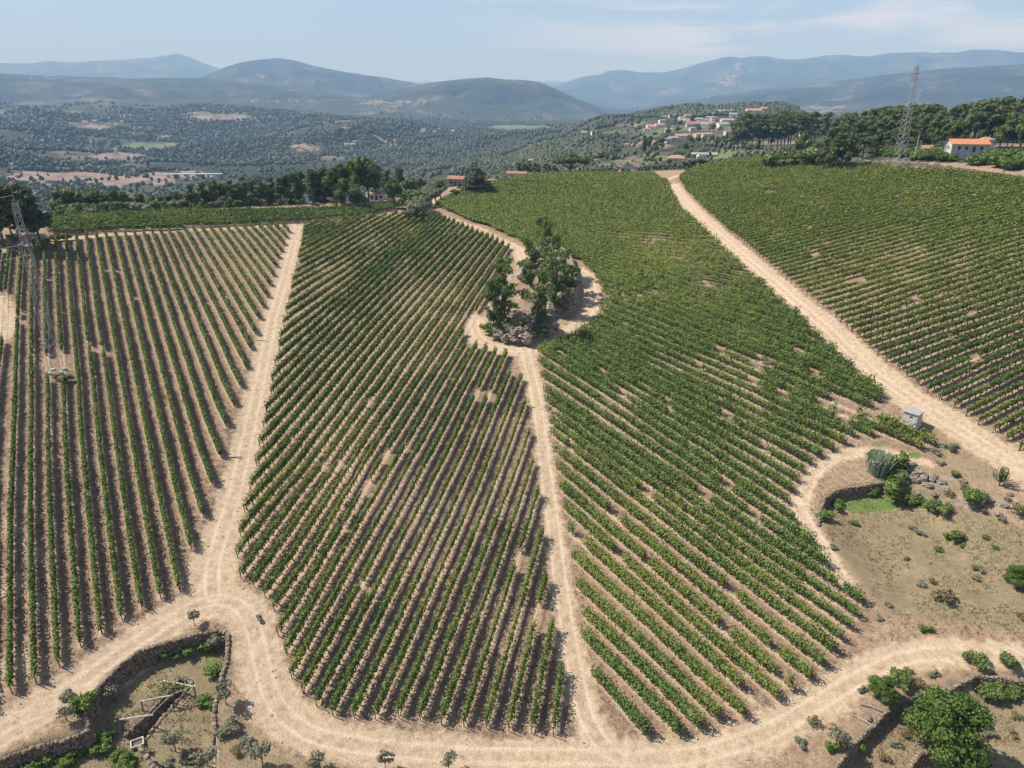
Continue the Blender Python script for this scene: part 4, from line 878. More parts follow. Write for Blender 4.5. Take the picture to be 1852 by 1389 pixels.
# pines behind the village
for i in range(24):
    px = 1322+i*6.9+rng.normal()*2; tree_to('pine', px, 620+rng.normal()*18, np.interp(px, [1322,1340,1400,1440,1480], [214,200,199,196,200])+6*rng.random(), 'tall pine in the grove behind the village houses', 'pine tree', 'pine_tree', 'pines behind the village', wide=1.25)
for px, py, k, h in ((1165,275,'cypress',15),(1172,272,'oak',12),(1185,278,'oak',11),(1196,272,'oak',12),(1251,222,'oak',12),(1262,240,'oak',9),(1290,240,'oak',12),(1240,275,'oak',9),(1313,262,'cypress',11),(1250,262,'oak',9),(1262,262,'oak',9),(1274,262,'oak',9),(1286,262,'oak',9),(1296,264,'oak',9),(1208,246,'oak',10),(1225,242,'oak',9),(1345,235,'oak',12),(1354,232,'oak',12),(1336,240,'oak',10),(1395,262,'oak',6),(1225,285,'oak',6),(1283,292,'cypress',7),(1174,283,'olive',7),(1245,290,'oak',6)):
    plant(k, G(px, py), h, 'dark tree standing among the village houses and gardens', 'tree', 'village_tree', 'dark trees among the village houses')
# far left corner
p = G(75, 452); plant('bigconifer', p, 16.5, 'big dark conifer with bare leaning trunk beside the left lattice mast', 'conifer', 'dark_conifer', wide=.85)
for px, py, h in ((3,432,9),(22,428,10),(34,424,8),(-14,440,10)): plant('oak', G(px, py), h, 'shaded dark green tree at the left edge behind the lattice mast', 'tree', 'edge_tree', 'dark trees at the left edge', wide=1.2)
plant('olive', G(27, 447), 4, 'small lone round tree at the top of the left rows', 'tree', 'small_tree')
for px, py in ((86,440),(101,436),(116,434)): plant('bush', G(px, py), 2.3, 'young green vine bush at the head of the left rows', 'shrub', 'young_bush', 'young bushes at the head of the left rows')
# knoll
for px, py, h, wd_, lb in ((893,590,12.,1.0,'leafy tree at the left corner of the rocky knoll'),(912,578,14.5,1.05,'tallest leafy tree on the left side of the rocky knoll'),(974,592,15,1.0,'tree with narrow leafy stem at the centre of the knoll'),(1005,555,12.5,1.1,'spreading tree above the dark rocks of the knoll'),
      (960,520,13,1.,'tree behind the sandy patch of the knoll'),(986,474,12.5,1.2,'dark tree at the far end of the knoll'),(1022,520,10.,1.1,'broad tree on the right side of the knoll top'),(1000,498,12,1.2,'bushy tree on the far slope of the knoll')):
    plant('knolltree', G(px, py), h, lb, 'tree', 'knoll_tree', wide=wd_)
for px, py, h, k in ((886,600,3.,'greenbush'),(896,606,2.4,'bush'),(968,607,2.6,'greenbush'),(955,600,1.8,'drybush'),(980,602,2.2,'bush'),(940,590,1.8,'bush'),(1025,540,2.6,'bush'),(1035,520,3,'bush'),(930,555,1.6,'greenbush'),(1015,560,2.4,'drybush'),(958,488,3.4,'bush'),(1040,500,3.2,'bush'),(948,510,2.6,'greybush'),(925,600,1.6,'drybush'),(905,590,3,'bush')):
    plant(k, G(px, py), h, 'scrubby bush growing among the rocks of the knoll', 'shrub', 'knoll_shrub', 'scrub on the rocky knoll', wide=1.2)
# foreground trees and shrubs
plant('fig', G(1708, 1372), 8.8, 'large bright green leafy tree below the terrace wall', 'tree', 'fig_tree', wide=.95)
for px, py, h, lb in ((122,1303,2.4,'small grey olive beside the lower left track'),(206,1268,2.6,'small grey olive just inside the curved stone wall'),(410,1276,3.0,'small grey olive right of the low stone wall'),(352,1132,2.2,'small sparse olive in the bend of the tracks'),
      (392,1180,2.6,'small grey olive in the corner of the stone walls'),(318,1360,2.8,'small grey olive below the pergola'),(376,1386,2.6,'leftmost grey olive along the bottom edge'),(476,1386,3.0,'grey olive on the bottom edge left of the track'),
      (578,1390,2.4,'grey olive on the bottom edge below the vines'),(697,1392,2.4,'grey olive at bottom edge under the middle vines'),(812,1393,2.2,'small grey olive at bottom edge near the centre'),(1512,1350,3.2,'grey olive beside the lower right stone wall')):
    plant('sapling', G(px, py), h, lb, 'olive tree', 'small_olive', wide=1.1)
for px, py, h, k, lb in ((420,1325,1.6,'greybush','low grey green shrub beside the loose stones'),(1596,1262,3.0,'fig','yellow green bush on top of the right terrace wall'),(1626,1233,2.2,'bush','olive green bush above the right terrace wall'),(1760,1203,1.9,'bush','left one of two dark saplings beside the right track'),(1828,1203,1.9,'bush','right one of two dark saplings beside the right track'),
      (1609,893,4.,'greenbush','bright green rounded bush at the end of the curved wall'),(1752,905,2.6,'bush','dark bush on the stony slope below the wide track'),(1600,850,4,'greenbush','dark green thicket behind the reed clump'),(1716,812,1.5,'greybush','small blue green shrub beside the wide track'),(1730,862,1.3,'bush','small dark shrub on the stony slope'),(1838,1058,3.2,'fig','yellow green bush at the right edge of the dry meadow'),
      (1706,1085,2.0,'drybush','brown heap of dead brush in the dry meadow'),(1724,975,2.0,'greenbush','pale yellow green weed clump in the dry meadow'),(1828,765,1.,'drybush','dry tuft beside the far rows'),(1848,930,2.,'drybush','dry yellow bush at the right edge of the stony slope'),(118,690,1.6,'bush','green scrub at the foot of the left lattice mast'),(100,686,1.1,'drybush','dry scrub at the foot of the left lattice mast'),
      (150,1282,2.2,'greenbush','bright green fig shoot beside the curved wall'),(1556,1352,1.3,'greenbush','bright green tuft beside the lower olive'),(1505,1358,1.2,'greenbush','small green tuft right of the lower grey olive')):
    plant(k, G(px, py), h, lb, 'shrub', 'shrub', wide=1.15)
plant('reed', G(1586, 858), 4.6, 'tall silvery green reed clump near the concrete hut', 'reeds', 'reed_clump', wide=.95)
plant('upright', G(1807, 878), 3.6, 'young tree of stiff upright shoots beside the wide track', 'tree', 'upright_tree', wide=1.1)
for px, py in ((1672,1142),(1606,1096),(1688,1055),(1652,958),(1664,966),(1697,997),(1640,1012),(1740,990),(1783,975),(1800,992),(1543,948),(1507,992),(1763,1047),(1770,1030),(1590,1120)):
    plant('greenbush' if rng.random() < .35 else 'greybush', G(px, py), .45+.45*rng.random(), 'low weedy tuft scattered in the round dry meadow', 'tuft', 'weed_tuft', 'weed tufts in the dry meadow', wide=1.6)
for px, py in ((300,1190),(330,1182),(345,1178),(360,1180),(390,1215),(375,1278),(190,1345),(180,1360),(220,1372),(80,1376),(120,1385),(140,1374),(225,1392),(40,1398)):
    plant('greenbush', G(px, py), .9+.8*rng.random(), 'bright green bramble growing at the foot of the lower left walls', 'shrub', 'bramble', 'brambles below the lower left walls', wide=1.5)
for px, py in ((1512,912),(1580,888),(1785,1252),(1800,1250),(1815,1252),(1840,1252),(1855,1254),(1640,905),(1660,905),(1490,935),(1680,915),(1700,918),(1630,870),(1620,862)):
    plant('greenbush' if rng.random() < .6 else 'bush', G(px, py+6), 1.2+.9*rng.random(), 'green bramble trailing along the right hand terrace walls', 'shrub', 'bramble', 'brambles along the right terrace walls', wide=1.3)
for px, py in ((470,1120),(430,1360),(450,1345),(300,1385),(345,1380),(560,1389),(1660,1240),(1640,1215),(1690,1222),(1850,1120),(1470,1310),(1450,1345),(1560,1250),(1620,1350),(1640,1330),(1600,1372),(1770,1300),(1790,1330),(1830,1330),(1840,1300),(1665,1060),(260,1365),(120,1260),(1690,820),(1700,840),(1810,940),(1780,925),(1740,880),(1715,895),(1820,905)):
    plant('drybush' if rng.random() < .6 else 'greybush', G(px, py), .5+.5*rng.random(), 'small dry tuft on the bare banks beside the tracks', 'tuft', 'dry_tuft', 'dry tufts on the banks', wide=1.5)
# ------------------------------------------------------------------ woodland that reads as one mass
def woodland(name, n, r0, r1, az0, az1, label, size, keep, mat='pine', seed=1):
    g = np.random.default_rng(seed); az = g.uniform(az0, az1, n); r = np.exp(g.uniform(math.log(r0), math.log(r1), n)); x = r*np.sin(az); y = r*np.cos(az); z = H(x, y)
    px, py = proj(np.stack([x, y, z], -1)); k = keep(px, py, x, y, r); x, y, z, r, px, py = x[k], y[k], z[k], r[k], px[k], py[k]
    V0, F0 = ICO[0] if name != 'nearwood' else ICO[1]; V0 = V0.copy(); n = len(x); s = size(r)*(.55+.75*g.random(n))
    jit = 1+.7*(g.random((n, len(V0), 1))-.5); V = V0[None]*jit*np.stack([s*.5, s*.5, s*.62], -1)[:, None, :]+np.stack([x, y, z+s*.42], -1)[:, None, :]
    Fc = (np.array(F0)[None]+(np.arange(n)*len(V0))[:, None, None]).reshape(-1, 3)
    rn = np.repeat(g.random(n)*.8+.2*fbm(x/60, y/60, 5, 2), len(V0))
    o = obj(name, mesh(name, V.reshape(-1, 3), Fc, M[mat], {'rnd': rn, 'yel': 0*rn})); tag(o, label, 'woodland', kind='stuff'); print(name, n); return o
def clear(px, py, spots, f=.9):
    m = np.ones(px.shape, bool)
    for cx, cy, rx, ry, s in spots: m &= (((px-cx)/rx)**2+((py-cy)/ry)**2 > f)
    return m
OPEN = [(130,322,90,12,1),(250,330,110,13,1),(330,318,85,10,1),(60,322,50,14,1),(170,228,45,8,1),(400,212,60,7,1),(215,283,50,8,1),(940,232,70,6,1),(270,263,60,8,1),(690,186,60,5,1),(500,184,60,4,1),(1150,238,80,12,1),(1220,235,90,16,1),(1310,228,90,20,1),(1340,250,120,18,1),(1200,262,80,20,1),(1270,285,130,18,1),(1120,300,70,18,1),(1440,255,60,16,1),(1300,150,50,14,1),(1720,265,160,10,1),(1480,200,40,14,1),(560,268,40,8,1),(820,322,60,18,1)]
def keepA(px, py, x, y, r):
    m = clear(px, py, OPEN, .85); dn = fbm(x/130, y/130, 44, 4); th = np.where((py > 300) & (px < 800), .52, .42)+.10*(fbm(x/500, y/500, 45, 3)-.5)
    m &= (dn > th) | (rng.random(len(x)) < .05); m &= (px > -120) & (px < 1990); m &= ~((r < 480) & (px > 860)); vil = (px > 1110) & (px < 1480) & (py > 213) & (py < 320); m &= ~(vil & (rng.random(len(x)) < .975)); m &= rng.random(len(x)) > sstep(2900, 4800, r)*1.02
    return m
woodland('woodland', 190000, 430, 4900, math.radians(-38), math.radians(38), 'dark pine and oak woods covering the valley and hillsides', lambda r: 3.6+r*.0015, keepA, 'wood')
def keepB(px, py, x, y, r): return (px > 880) & (px < 1475) & (fbm(x/28, y/28, 71, 3) > .50) & (py > 206)
woodland('orchard_scrub', 2600, 400, 1250, math.radians(-3), math.radians(24), 'grey green olives and garden scrub around the village', lambda r: 2.4+r*.0012, keepB, 'wood', 9)
def keepC(px, py, x, y, r): return (px < 1000) & (py > 290) & (fbm(x/40, y/40, 73, 3) > .5)
woodland('valley_scrub', 3000, 420, 1400, math.radians(-38), math.radians(2), 'grey green scrub and hedges on the valley floor', lambda r: 3.5+r*.002, keepC, 'wood', 12)
# ------------------------------------------------------------------ houses
def house(loc, L, W, h, rz, wall, roof, label, name='house', group=None, win=3, hip=False, pitch=.42, detail=True, cat='house', chimney=False):
    r = empty(name, loc, label, cat, group, rz); mb = MB(); g = W/2*pitch; ins = L*.28 if hip else 0
    v = [(-L/2,-W/2,-2.5),(L/2,-W/2,-2.5),(L/2,W/2,-2.5),(-L/2,W/2,-2.5),(-L/2,-W/2,h),(L/2,-W/2,h),(L/2,W/2,h),(-L/2,W/2,h),(-L/2+ins,0,h+g-.02),(L/2-ins,0,h+g-.02)]
    mb.add(v, [(0,3,2,1),(0,1,5,4),(2,3,7,6),(4,5,9,8),(6,7,8,9),(1,2,6,5),(3,0,4,7),(5,6,9),(7,4,8)]); mb.build('wall', M[wall], r)
    e = .35; th = .16; mb = MB(); z0 = h-e*pitch+.03; zr = h+g+.03
    xi = L/2+e-(ins+e*.8 if hip else 0)
    a = [(-L/2-e,-W/2-e,z0),(L/2+e,-W/2-e,z0),(L/2+e,W/2+e,z0),(-L/2-e,W/2+e,z0),(-xi,0,zr),(xi,0,zr)]
    b_ = [(x, y, z+th) for x, y, z in a]; n = 6
    mb.add(a+b_, [(0,4,5,1),(2,5,4,3),(6,7,11,10),(8,9,10,11),(0,1,7,6),(1,2,8,7) if hip else (1,5,11,7),(2,3,9,8),(3,0,6,9) if hip else (3,4,10,9)]+([(1,5,2),(0,3,4),(7,8,11),(9,6,10)] if hip else [(5,2,8,11),(4,0,6,10)]))
    rf = mb.build('roof', M[roof], r)
    if chimney: m2 = MB(); m2.box((L*.2, W*.15, h+g*.8), (.6, .6, 1.4)); m2.build('chimney', M['white'], rf)
    if detail:
        for i in range(win):
            x = -L/2+L*(i+1)/(win+1)
            for sy in (-1, 1):
                if i == win//2 and sy == -1 and win > 2:
                    m2 = MB(); m2.box((x, sy*(W/2+.02), 1.0), (1.0, .08, 2.0)); m2.build('door', M['bark'], r)
                else:
                    m2 = MB(); m2.box((x, sy*(W/2+.02), h*.52), (.95, .08, 1.1)); m2.build('window', M['dark'], r)
        for sx in (-1, 1): m2 = MB(); m2.box((sx*(L/2+.02), 0, h*.52), (.08, .95, 1.1)); m2.build('window', M['dark'], r)
    return r
def hs(px, py, wpx, wall, roof, label, rz=None, h=3.8, asp=.62, hip=False, win=3, group=None, r=None, chimney=False, name='house', detail=True):
    p = G(px, py) if r is None else GR(px, r); D = np.linalg.norm(p-np.array([0, 0, CAMZ])); L = wpx/F*D*.98; rz = rng.uniform(-.5, .5) if rz is None else rz
    az = math.atan2(p[0], p[1]); L /= max(.6, abs(math.cos(rz+az))+.35*abs(math.sin(rz+az)))
    return house(p, L, L*asp, h, rz, wall, roof, label, name, group, win, hip, chimney=chimney, detail=detail)
VG = 'pale houses of the hillside village'
for a in [(1154,231,9,'cream','tile','small pink roofed house at the left end of the village'),(1201,215,7,'white','tilegrey','tiny white house below the ridge woods, leftmost on the crest'),(1217,212,11,'white','tilegrey','white house just below the ridge woods'),
 (1232,217,8,'white','tile','low white house right of the white ridge house'),(1244,213,10,'cream','tile','small orange roofed house below the ridge woods'),(1283,206,12,'cream','tile','orange roofed house on the village crest'),(1292,209,8,'white','tilegrey','small white house beside the orange crest house'),
 (1307,206,16,'white','tilegrey','wide white house with grey roof on the village crest'),(1326,205,12,'white','tilegrey','white house right of the wide grey roofed house'),(1192,231,14,'white','tile','white house with orange roof left of the village centre'),(1180,235,6,'white','tilebrown','tiny white building on the left village slope'),
 (1267,229,20,'granitewall','tilebrown','long brown roofed stone house in the village centre'),(1283,227,14,'cream','tilebrown','brown roofed house beside the long stone house'),(1290,222,5,'white','tile','tiny white tower like house in the village centre'),(1284,217,10,'white','tilegrey','white house above the brown roofs'),
 (1305,230,18,'white','tilegrey','bright white modern house in the village centre'),(1331,225,6,'white','tilegrey','small white house right of the modern white house'),(1394,242,14,'cream','tilebrown','low brown roofed house right of the orange hip roof'),
 (1350,243,7,'white','tilegrey','small white shed left of the orange hip roof'),(1415,254,18,'granitewall','tilebrown','low pinkish roofed barn below the pine grove'),(1263,249,14,'cream','tile','orange roofed house below the stone house, left'),(1278,249,14,'cream','tile','orange roofed house below the stone house, right'),
 (1231,252,16,'white','tile','orange roofed house in the left village gardens'),(1217,256,14,'cream','tile','second orange roofed house in the left village gardens'),(1208,258,8,'white','tile','smallest orange roofed house in the left gardens'),
 (1471,250,20,'cream','tile','orange roofed house among trees right of the pine grove'),(1463,246,22,'cream','tilebrown','pink roofed house behind the yard entrance'),(1480,242,11,'cream','tile','small orange roof at the edge of the pine wood'),(1060,244,14,'cream','tile','pink house alone on the slope left of the village'),(1075,243,10,'white','tilebrown','small house right of the lone pink house')]:
    hs(a[0], a[1], a[2]*1.25, *a[3:], group=None, win=2)
for i in range(34):
    px = rng.uniform(1165, 1400); py = rng.uniform(212, 246)+rng.normal()*3
    hs(px, py, rng.uniform(8, 14), ['white', 'white', 'cream'][i % 3], ['tile', 'tilegrey', 'tilebrown', 'tile'][i % 4], 'small village house scattered among terraced gardens', win=2, group='small houses scattered through the village')
hs(1362,206,26,'cream','tile','long cream mansion with orange roof on the village crest', rz=0., h=5, win=5)
hs(1381,204,12,'cream','tile','square cream tower house at the right end of the crest', rz=0., h=7, asp=.9, hip=True)
hs(1313,224,20,'cream','tilegrey','big cream house with pale roof above the white modern house', rz=.1, h=5, win=4)
hs(1366,247,30,'white','tile','white villa with orange hip roof on the right village slope', rz=-.35, h=4.5, hip=True, win=4, asp=.75)
hs(1222,275,30,'cream','tile','house with orange hip roof above the olive slope', rz=-.2, h=3.2, hip=True, win=3, asp=.7, r=560)
hs(1272,270,42,'granitewall','tilegrey','long low grey roofed shed among the village gardens', rz=-.25, h=2.6, asp=.3, win=4, name='shed', r=590)
hs(1267,273,15,'white','tilegrey','small white house in front of the long grey shed', rz=.2, r=575)
hs(893,331,20,'cream','tile','orange roofed house right of the cedar', rz=.1, r=420)
hs(935,332,36,'white','tilebrown','white barn with arched windows and brown roof on the ridge', rz=-.15, r=372, h=2.8, asp=.4, win=3, name='barn')
hs(964,296,16,'white','tile','white house with orange roof above the low pines', rz=.1, h=4)
hs(1142,312,24,'duskywhite','tilebrown','white gabled house on the slope beyond the vineyard', rz=1.2, r=404, h=2.9, asp=.8, win=2, chimney=True)
hs(1128,314,16,'cream','tile','low orange roofed lean-to beside the white gabled house', rz=.2, r=400, h=2.6)
hs(676,352,32,'white','tile','long barn with sloping orange roof among dark trees', rz=.3, r=306, h=2.6, asp=.45, chimney=True, name='barn')
hs(822,320,20,'cream','tile','orange roofed house left of the cedar top', rz=.25, r=470)
hs(838,310,14,'cream','tile','higher orange roof left of the cedar top', rz=.1, r=540)
hs(826,336,32,'granitewall','tilebrown','wide brown roofed farmhouse beside the cedar', rz=-.3, r=350, h=3.4, win=3)
hs(684,318,8,'white','tilebrown','tall narrow white house seen between tree crowns', rz=.2, r=430, h=7)
hs(1508,280,26,'white','tile','white house with orange roof half hidden by pines', rz=.4, r=338, h=4.4, asp=.7, win=3)
p = GR(1741, 318); p[2] = max(p[2], float(z_at(1741, 274, 318))); house(p, 12.5, 6., 2.7, -.13, 'duskywhite', 'brighttile', 'long white farmhouse with orange tile roof beside the pine wood', 'farmhouse', win=4, pitch=.5)
p = GR(1773, 324); p[2] = max(p[2], float(z_at(1773, 268, 324))); house(p, 3.6, 3.6, 3.0, -.1, 'white', 'tile', 'tiny white annex with orange roof right of the farmhouse', 'annex', win=1, hip=True)
p = GR(1668, 330); house(p, 4.5, 4, 2.6, .2, 'granitewall', 'tile', 'small stone hut in the pines left of the farmhouse', 'stone_hut', win=1)
# terrace pergola in front of the gabled house
p = GR(1140, 392); r = empty('garden_pergola', p, 'grey garden pergola in front of the white gabled house', 'pergola')
for sx in (-5, -1.7, 1.7, 5):
    m2 = MB(); m2.box((sx, -1.5, 1.0), (.25, .25, 3.)); m2.build('post', M['beam'], r)
m2 = MB(); m2.box((0, -1.5, 2.6), (10.6, .3, .25)); m2.build('beam', M['beam'], r)
# distant towns: tiny houses
def tiny():
    ms = []
    for wm, rm in (('white', 'tile'), ('cream', 'tile'), ('white', 'tilegrey')):
        V = [(-6,-4,-6),(6,-4,-6),(6,4,-6),(-6,4,-6),(-6,-4,5),(6,-4,5),(6,4,5),(-6,4,5),(-6.6,-4.8,4.9),(6.6,-4.8,4.9),(6.6,4.8,4.9),(-6.6,4.8,4.9),(-6.6,0,7.4),(6.6,0,7.4)]
        q = np.array([(0,1,5,4),(1,2,6,5),(2,3,7,6),(3,0,4,7),(8,9,13,12),(10,11,12,13)]); tr3 = np.array([(9,10,13),(11,8,12)])
        ms.append(mesh('distant_house', V, [q, tr3], [M[wm], M[rm]], matidx=[0,0,0,0,1,1,0,0]))
    return ms
TM = tiny()
for cx, cy, rx, ry, n, lb, gr in ((672,187,20,3,11,'tiny pale house in the far town below the central mountain','houses of the far central town'),(748,186,24,5,17,'tiny pale house in the far town right below the mountain saddle','houses of the far right town'),
    (500,184,58,3,16,'tiny pale house strung along the far left hill village','houses of the far left village'),(1290,160,45,6,14,'tiny pale house at the foot of the bare patch on the right range','houses under the right range'),(640,262,20,4,4,'tiny pale house in a clearing of the near valley','houses in the near valley clearing'),
    (190,222,36,6,6,'tiny pale house on the far left valley slope','houses on the left valley slope'),(90,142,60,3,6,'tiny pale house on the far left ridge','houses on the far left ridge'),(790,238,30,4,6,'tiny pale house by the valley meadow','houses by the valley meadow')):
    for i in range(n):
        p = G(cx+rng.uniform(-rx, rx), cy+rng.uniform(-ry, ry)); o = obj('distant_house', TM[int(rng.integers(0, 3))]); o.location = p; o.rotation_euler = (0, 0, rng.uniform(-.6, .6)); s = .8+.5*rng.random(); o.scale = (s, s, s); tag(o, lb, 'house', gr)
# road bridge in the valley
a, c = G(296, 321), G(404, 325); r = empty('road_bridge', (a+c)/2, 'long pale road bridge on the valley floor', 'bridge', rz=math.atan2(c[1]-a[1], c[0]-a[0])); L = float(np.linalg.norm((c-a)[:2]))
m2 = MB(); m2.box((0, 0, 7), (L, 9, 1.2)); m2.build('deck', M['concrete'], r)
for i in range(6): m2 = MB(); m2.box((-L/2+L*(i+.5)/6, 0, 0.), (2, 6, 12.8)); m2.build('pier', M['concrete'], r)
# concrete hut beside the wide track
p = G(1647, 772); r = empty('concrete_hut', p, 'small square concrete hut with flat slab roof beside the wide track', 'hut', rz=math.radians(-49))
m2 = MB(); m2.box((0, 0, 1.2), (2.35, 2.35, 3.4)); m2.build('wall', M['concrete'], r)
m2 = MB(); m2.box((0, 0, 2.99), (2.75, 2.75, .16)); m2.build('roof', M['slab'], r)
m2 = MB(); m2.box((0.1, -1.19, 2.25), (.5, .06, .28)); m2.build('vent', M['dark'], r)
m2 = MB(); m2.box((0, 0, .1), (2.5, 2.5, .9)); m2.build('plinth', M['concrete'], r)
# ------------------------------------------------------------------ lattice masts
def mast(base, top_py, px, w0, w1, label, rz, arms, k=.05):
    hgt = 20.
    for h in np.arange(10, 70, .05):
        if proj(base+np.array([0, 0, h]))[1] <= top_py: hgt = h; break
    r = empty('lattice_mast', base, label, 'mast', rz=rz)
    W_ = lambda z: w0+(w1-w0)*min(z/(hgt*.93), 1.)
    cs = ((-1, -1), (1, -1), (1, 1), (-1, 1))
    for a, b in cs:
        m2 = MB(); m2.tube([(a*W_(0)/2, b*W_(0)/2, -.6), (a*W_(hgt*.5)/2, b*W_(hgt*.5)/2, hgt*.5), (a*w1/2, b*w1/2, hgt*.93)], k, 4); m2.build('leg', M['steel'], r)
        m2 = MB(); m2.box((a*W_(0)/2, b*W_(0)/2, .1), (.6, .6, .7)); m2.build('footing', M['concrete'], r)
    m2 = MB(); zs = [1.2]
    while zs[-1] < hgt*.93-.3: zs.append(zs[-1]+max(W_(zs[-1])*.85, .55))
    zs[-1] = hgt*.93
    for i in range(4):
        a, b = cs[i], cs[(i+1) % 4]
        for j, (z0, z1) in enumerate(zip(zs[:-1], zs[1:])):
            p0 = lambda c, z: np.array([c[0]*W_(z)/2, c[1]*W_(z)/2, z])
            m2.tube([p0(a if j % 2 else b, z0), p0(b if j % 2 else a, z1)], k*.62, 3, cap=False)
            if w0 > 2.5: m2.tube([p0(b if j % 2 else a, z0), p0(a if j % 2 else b, z1)], k*.62, 3, cap=False)
    for z in (zs[0], zs[-1]):
        for i in range(4): m2.tube([p0(cs[i], z), p0(cs[(i+1) % 4], z)], k*.7, 3, cap=False)
    m2.build('bracing', M['steel'], r)
    m2 = MB(); m2.tube([(0, 0, hgt*.90), (0, 0, hgt)], k*.9, 5); m2.tube([(w1/2, w1/2, hgt*.93), (0, 0, hgt*.955)], k*.7, 3); m2.tube([(-w1/2, -w1/2, hgt*.93), (0, 0, hgt*.955)], k*.7, 3); m2.build('spike', M['steel'], r)
    for z, ln in arms:
        m2 = MB(); m2.tube([(-ln, 0, hgt*z), (ln, 0, hgt*z)], k*.9, 4); m2.tube([(-ln, 0, hgt*z), (0, 0, hgt*z+.5)], k*.6, 3); m2.tube([(ln, 0, hgt*z), (0, 0, hgt*z+.5)], k*.6, 3); am = m2.build('cross_arm', M['steel'], r)
        for s in (-1, 1): m2 = MB(); m2.tube([(s*ln, 0, hgt*z), (s*ln, 0, hgt*z-.9)], .08, 5); m2.build('insulator', M['slab'], am)
    return r, hgt
bL = G(104, 674); mL, hL = mast(bL, 343, 28, 2.0, .75, 'thin grey lattice power mast standing among the left vine rows', .25, ((.80, .9), (.72, 1.1), (.66, .9)), .040)
bR = G(1623, 303); mR, hR = mast(bR, 104, 1652, 3.3, .9, 'tall grey lattice power mast beyond the far right vineyard', .35, ((.86, 1.8), (.90, 1.2)), .092)
for i, (z, dy) in enumerate(((.97, 0), (.80, 8), (.72, 12), (.66, 15))):
    a = bL+np.array([0, 0, hL*z]); c = a+np.array([-70, -14-dy*.3, -3.5-z*2]); pts = [a+(c-a)*t_+np.array([0, 0, -4*1.5*t_*(1-t_)]) for t_ in np.linspace(0, 1, 12)]
    m2 = MB(); m2.tube(pts, .028, 4); o = m2.build('power_cable', M['wire']); tag(o, ['topmost', 'second highest', 'second lowest', 'lowest'][i]+' power cable running left from the left lattice mast', 'cable')
for i, (px, py, hp, lb) in enumerate(((1486,284,12,'short grey post beside the white walled house'),(1543,272,15,'left of three grey poles at the pine wood edge'),(1558,279,18,'middle of three grey poles at the pine wood edge'),(1564,285,22,'right of three grey poles at the pine wood edge'),(1607,274,18,'short white pole left of the tall mast'),(1652,291,38,'leaning grey utility pole right of the tall mast'),(1793,294,22,'grey pole in the green shrubs at the right'),(1388,281,24,'grey pole beside the clipped hedge'),(1282,289,15,'thin pole beside the pale upper track'))):
    p = G(px, py); D = np.linalg.norm(p-np.array([0, 0, CAMZ])); h = hp/F*D*1.03; r = empty('utility_pole', p, lb, 'pole')
    m2 = MB(); m2.tube([(0, 0, -.5), (.04*h, 0, h)] if i == 5 else [(0, 0, -.5), (0, 0, h)], [.17, .11], 6); m2.build('shaft', M['concrete'], r)
    m2 = MB(); m2.box((.04*h if i == 5 else 0, 0, h-.35), (.9, .12, .12)); m2.build('crossbar', M['concrete'], r)
# ------------------------------------------------------------------ dry stone walls
def path_pts(P, ds): return resample(np.asarray(P), ds)
def stone_wall(P, drop, label, name='stone_wall', side=1, base=0., top=.25, th=.55, mat='stone', flat_top=False, taper=None):
    """stones laid in courses along the upper edge of a terrace; side tells on which side the drop is"""
    P = np.asarray(P)[:, :2]; mb = MB(); O = np.array([*P[0], 0.]); O[2] = float(H(P[:1, 0], P[:1, 1])[0])
    s_ = np.r_[0, np.cumsum(np.hypot(*np.diff(P, axis=0).T))]; tot = s_[-1]
    T = lambda s: np.array([np.interp(s, s_, P[:, 0]), np.interp(s, s_, P[:, 1])])
    zt = lambda p: float(base_h(np.array([p[0]]), np.array([p[1]]))[0]+micro(np.array([p[0]]), np.array([p[1]]))[0])+base
    zs = [zt(T(s)) for s in np.linspace(0, tot, 40)]; ZT = lambda s: np.interp(s, np.linspace(0, tot, 40), zs)
    course = 0; z = top
    while z > -(drop+.2):
        hc = .22+.14*rng.random(); s = -rng.random()*.3
        while s < tot:
            l = .30+.42*rng.random(); sc = min(max(s+l/2, 0), tot); p = T(sc); q = T(min(sc+.3, tot))-T(max(sc-.3, 0)); a = math.atan2(q[1], q[0])
            lim = drop if taper is None else drop*np.interp(sc/tot, [0, 1], taper)
            if z > -(lim+.25):
                nrm = np.array([-math.sin(a), math.cos(a)])*side; off = rng.normal()*.04-.12-.15*(top-z)
                for lay in ((0, .34),):
                    c = np.array([p[0]-nrm[0]*(.08+off-lay[0]), p[1]-nrm[1]*(.08+off-lay[0]), ZT(sc)+z-hc/2+rng.normal()*.03])-O
                    ca, sa = math.cos(a+rng.normal()*.12), math.sin(a+rng.normal()*.12); R = np.array([[ca, -sa, 0], [sa, ca, 0], [0, 0, 1]])
                    mb.blob(c, (l*.56, lay[1]*.75, hc*.60), .22, R, 1)
            s += l*.96
        z -= hc*.93; course += 1
    o = mb.build(name, M[mat], None, O); tag(o, label, 'stone wall'); return o
stone_wall(path_pts(W2([(158,1322),(152,1290),(175,1245),(215,1205),(250,1180),(300,1163),(355,1150),(402,1142),(414,1150)]), .5), 2.8, 'tall curved dry stone retaining wall around the sunken garden', side=-1)
stone_wall(path_pts(W2([(414,1152),(412,1180),(408,1205),(398,1240),(388,1290),(389,1330)]), .5), .9, 'low dry stone wall with pale stones right of the sunken garden', side=-1, top=.3)
stone_wall(path_pts(W2([(-60,1400),(0,1374),(60,1352),(120,1337),(156,1324)]), .5), 2.6, 'dry stone wall of rounded boulders in the lower left corner', side=-1)
stone_wall(path_pts(W2([(1500,1402),(1545,1345),(1590,1300),(1622,1272),(1668,1255),(1720,1245)]), .5), 1.65, 'shaded dry stone retaining wall curving towards the bright green tree', side=-1)
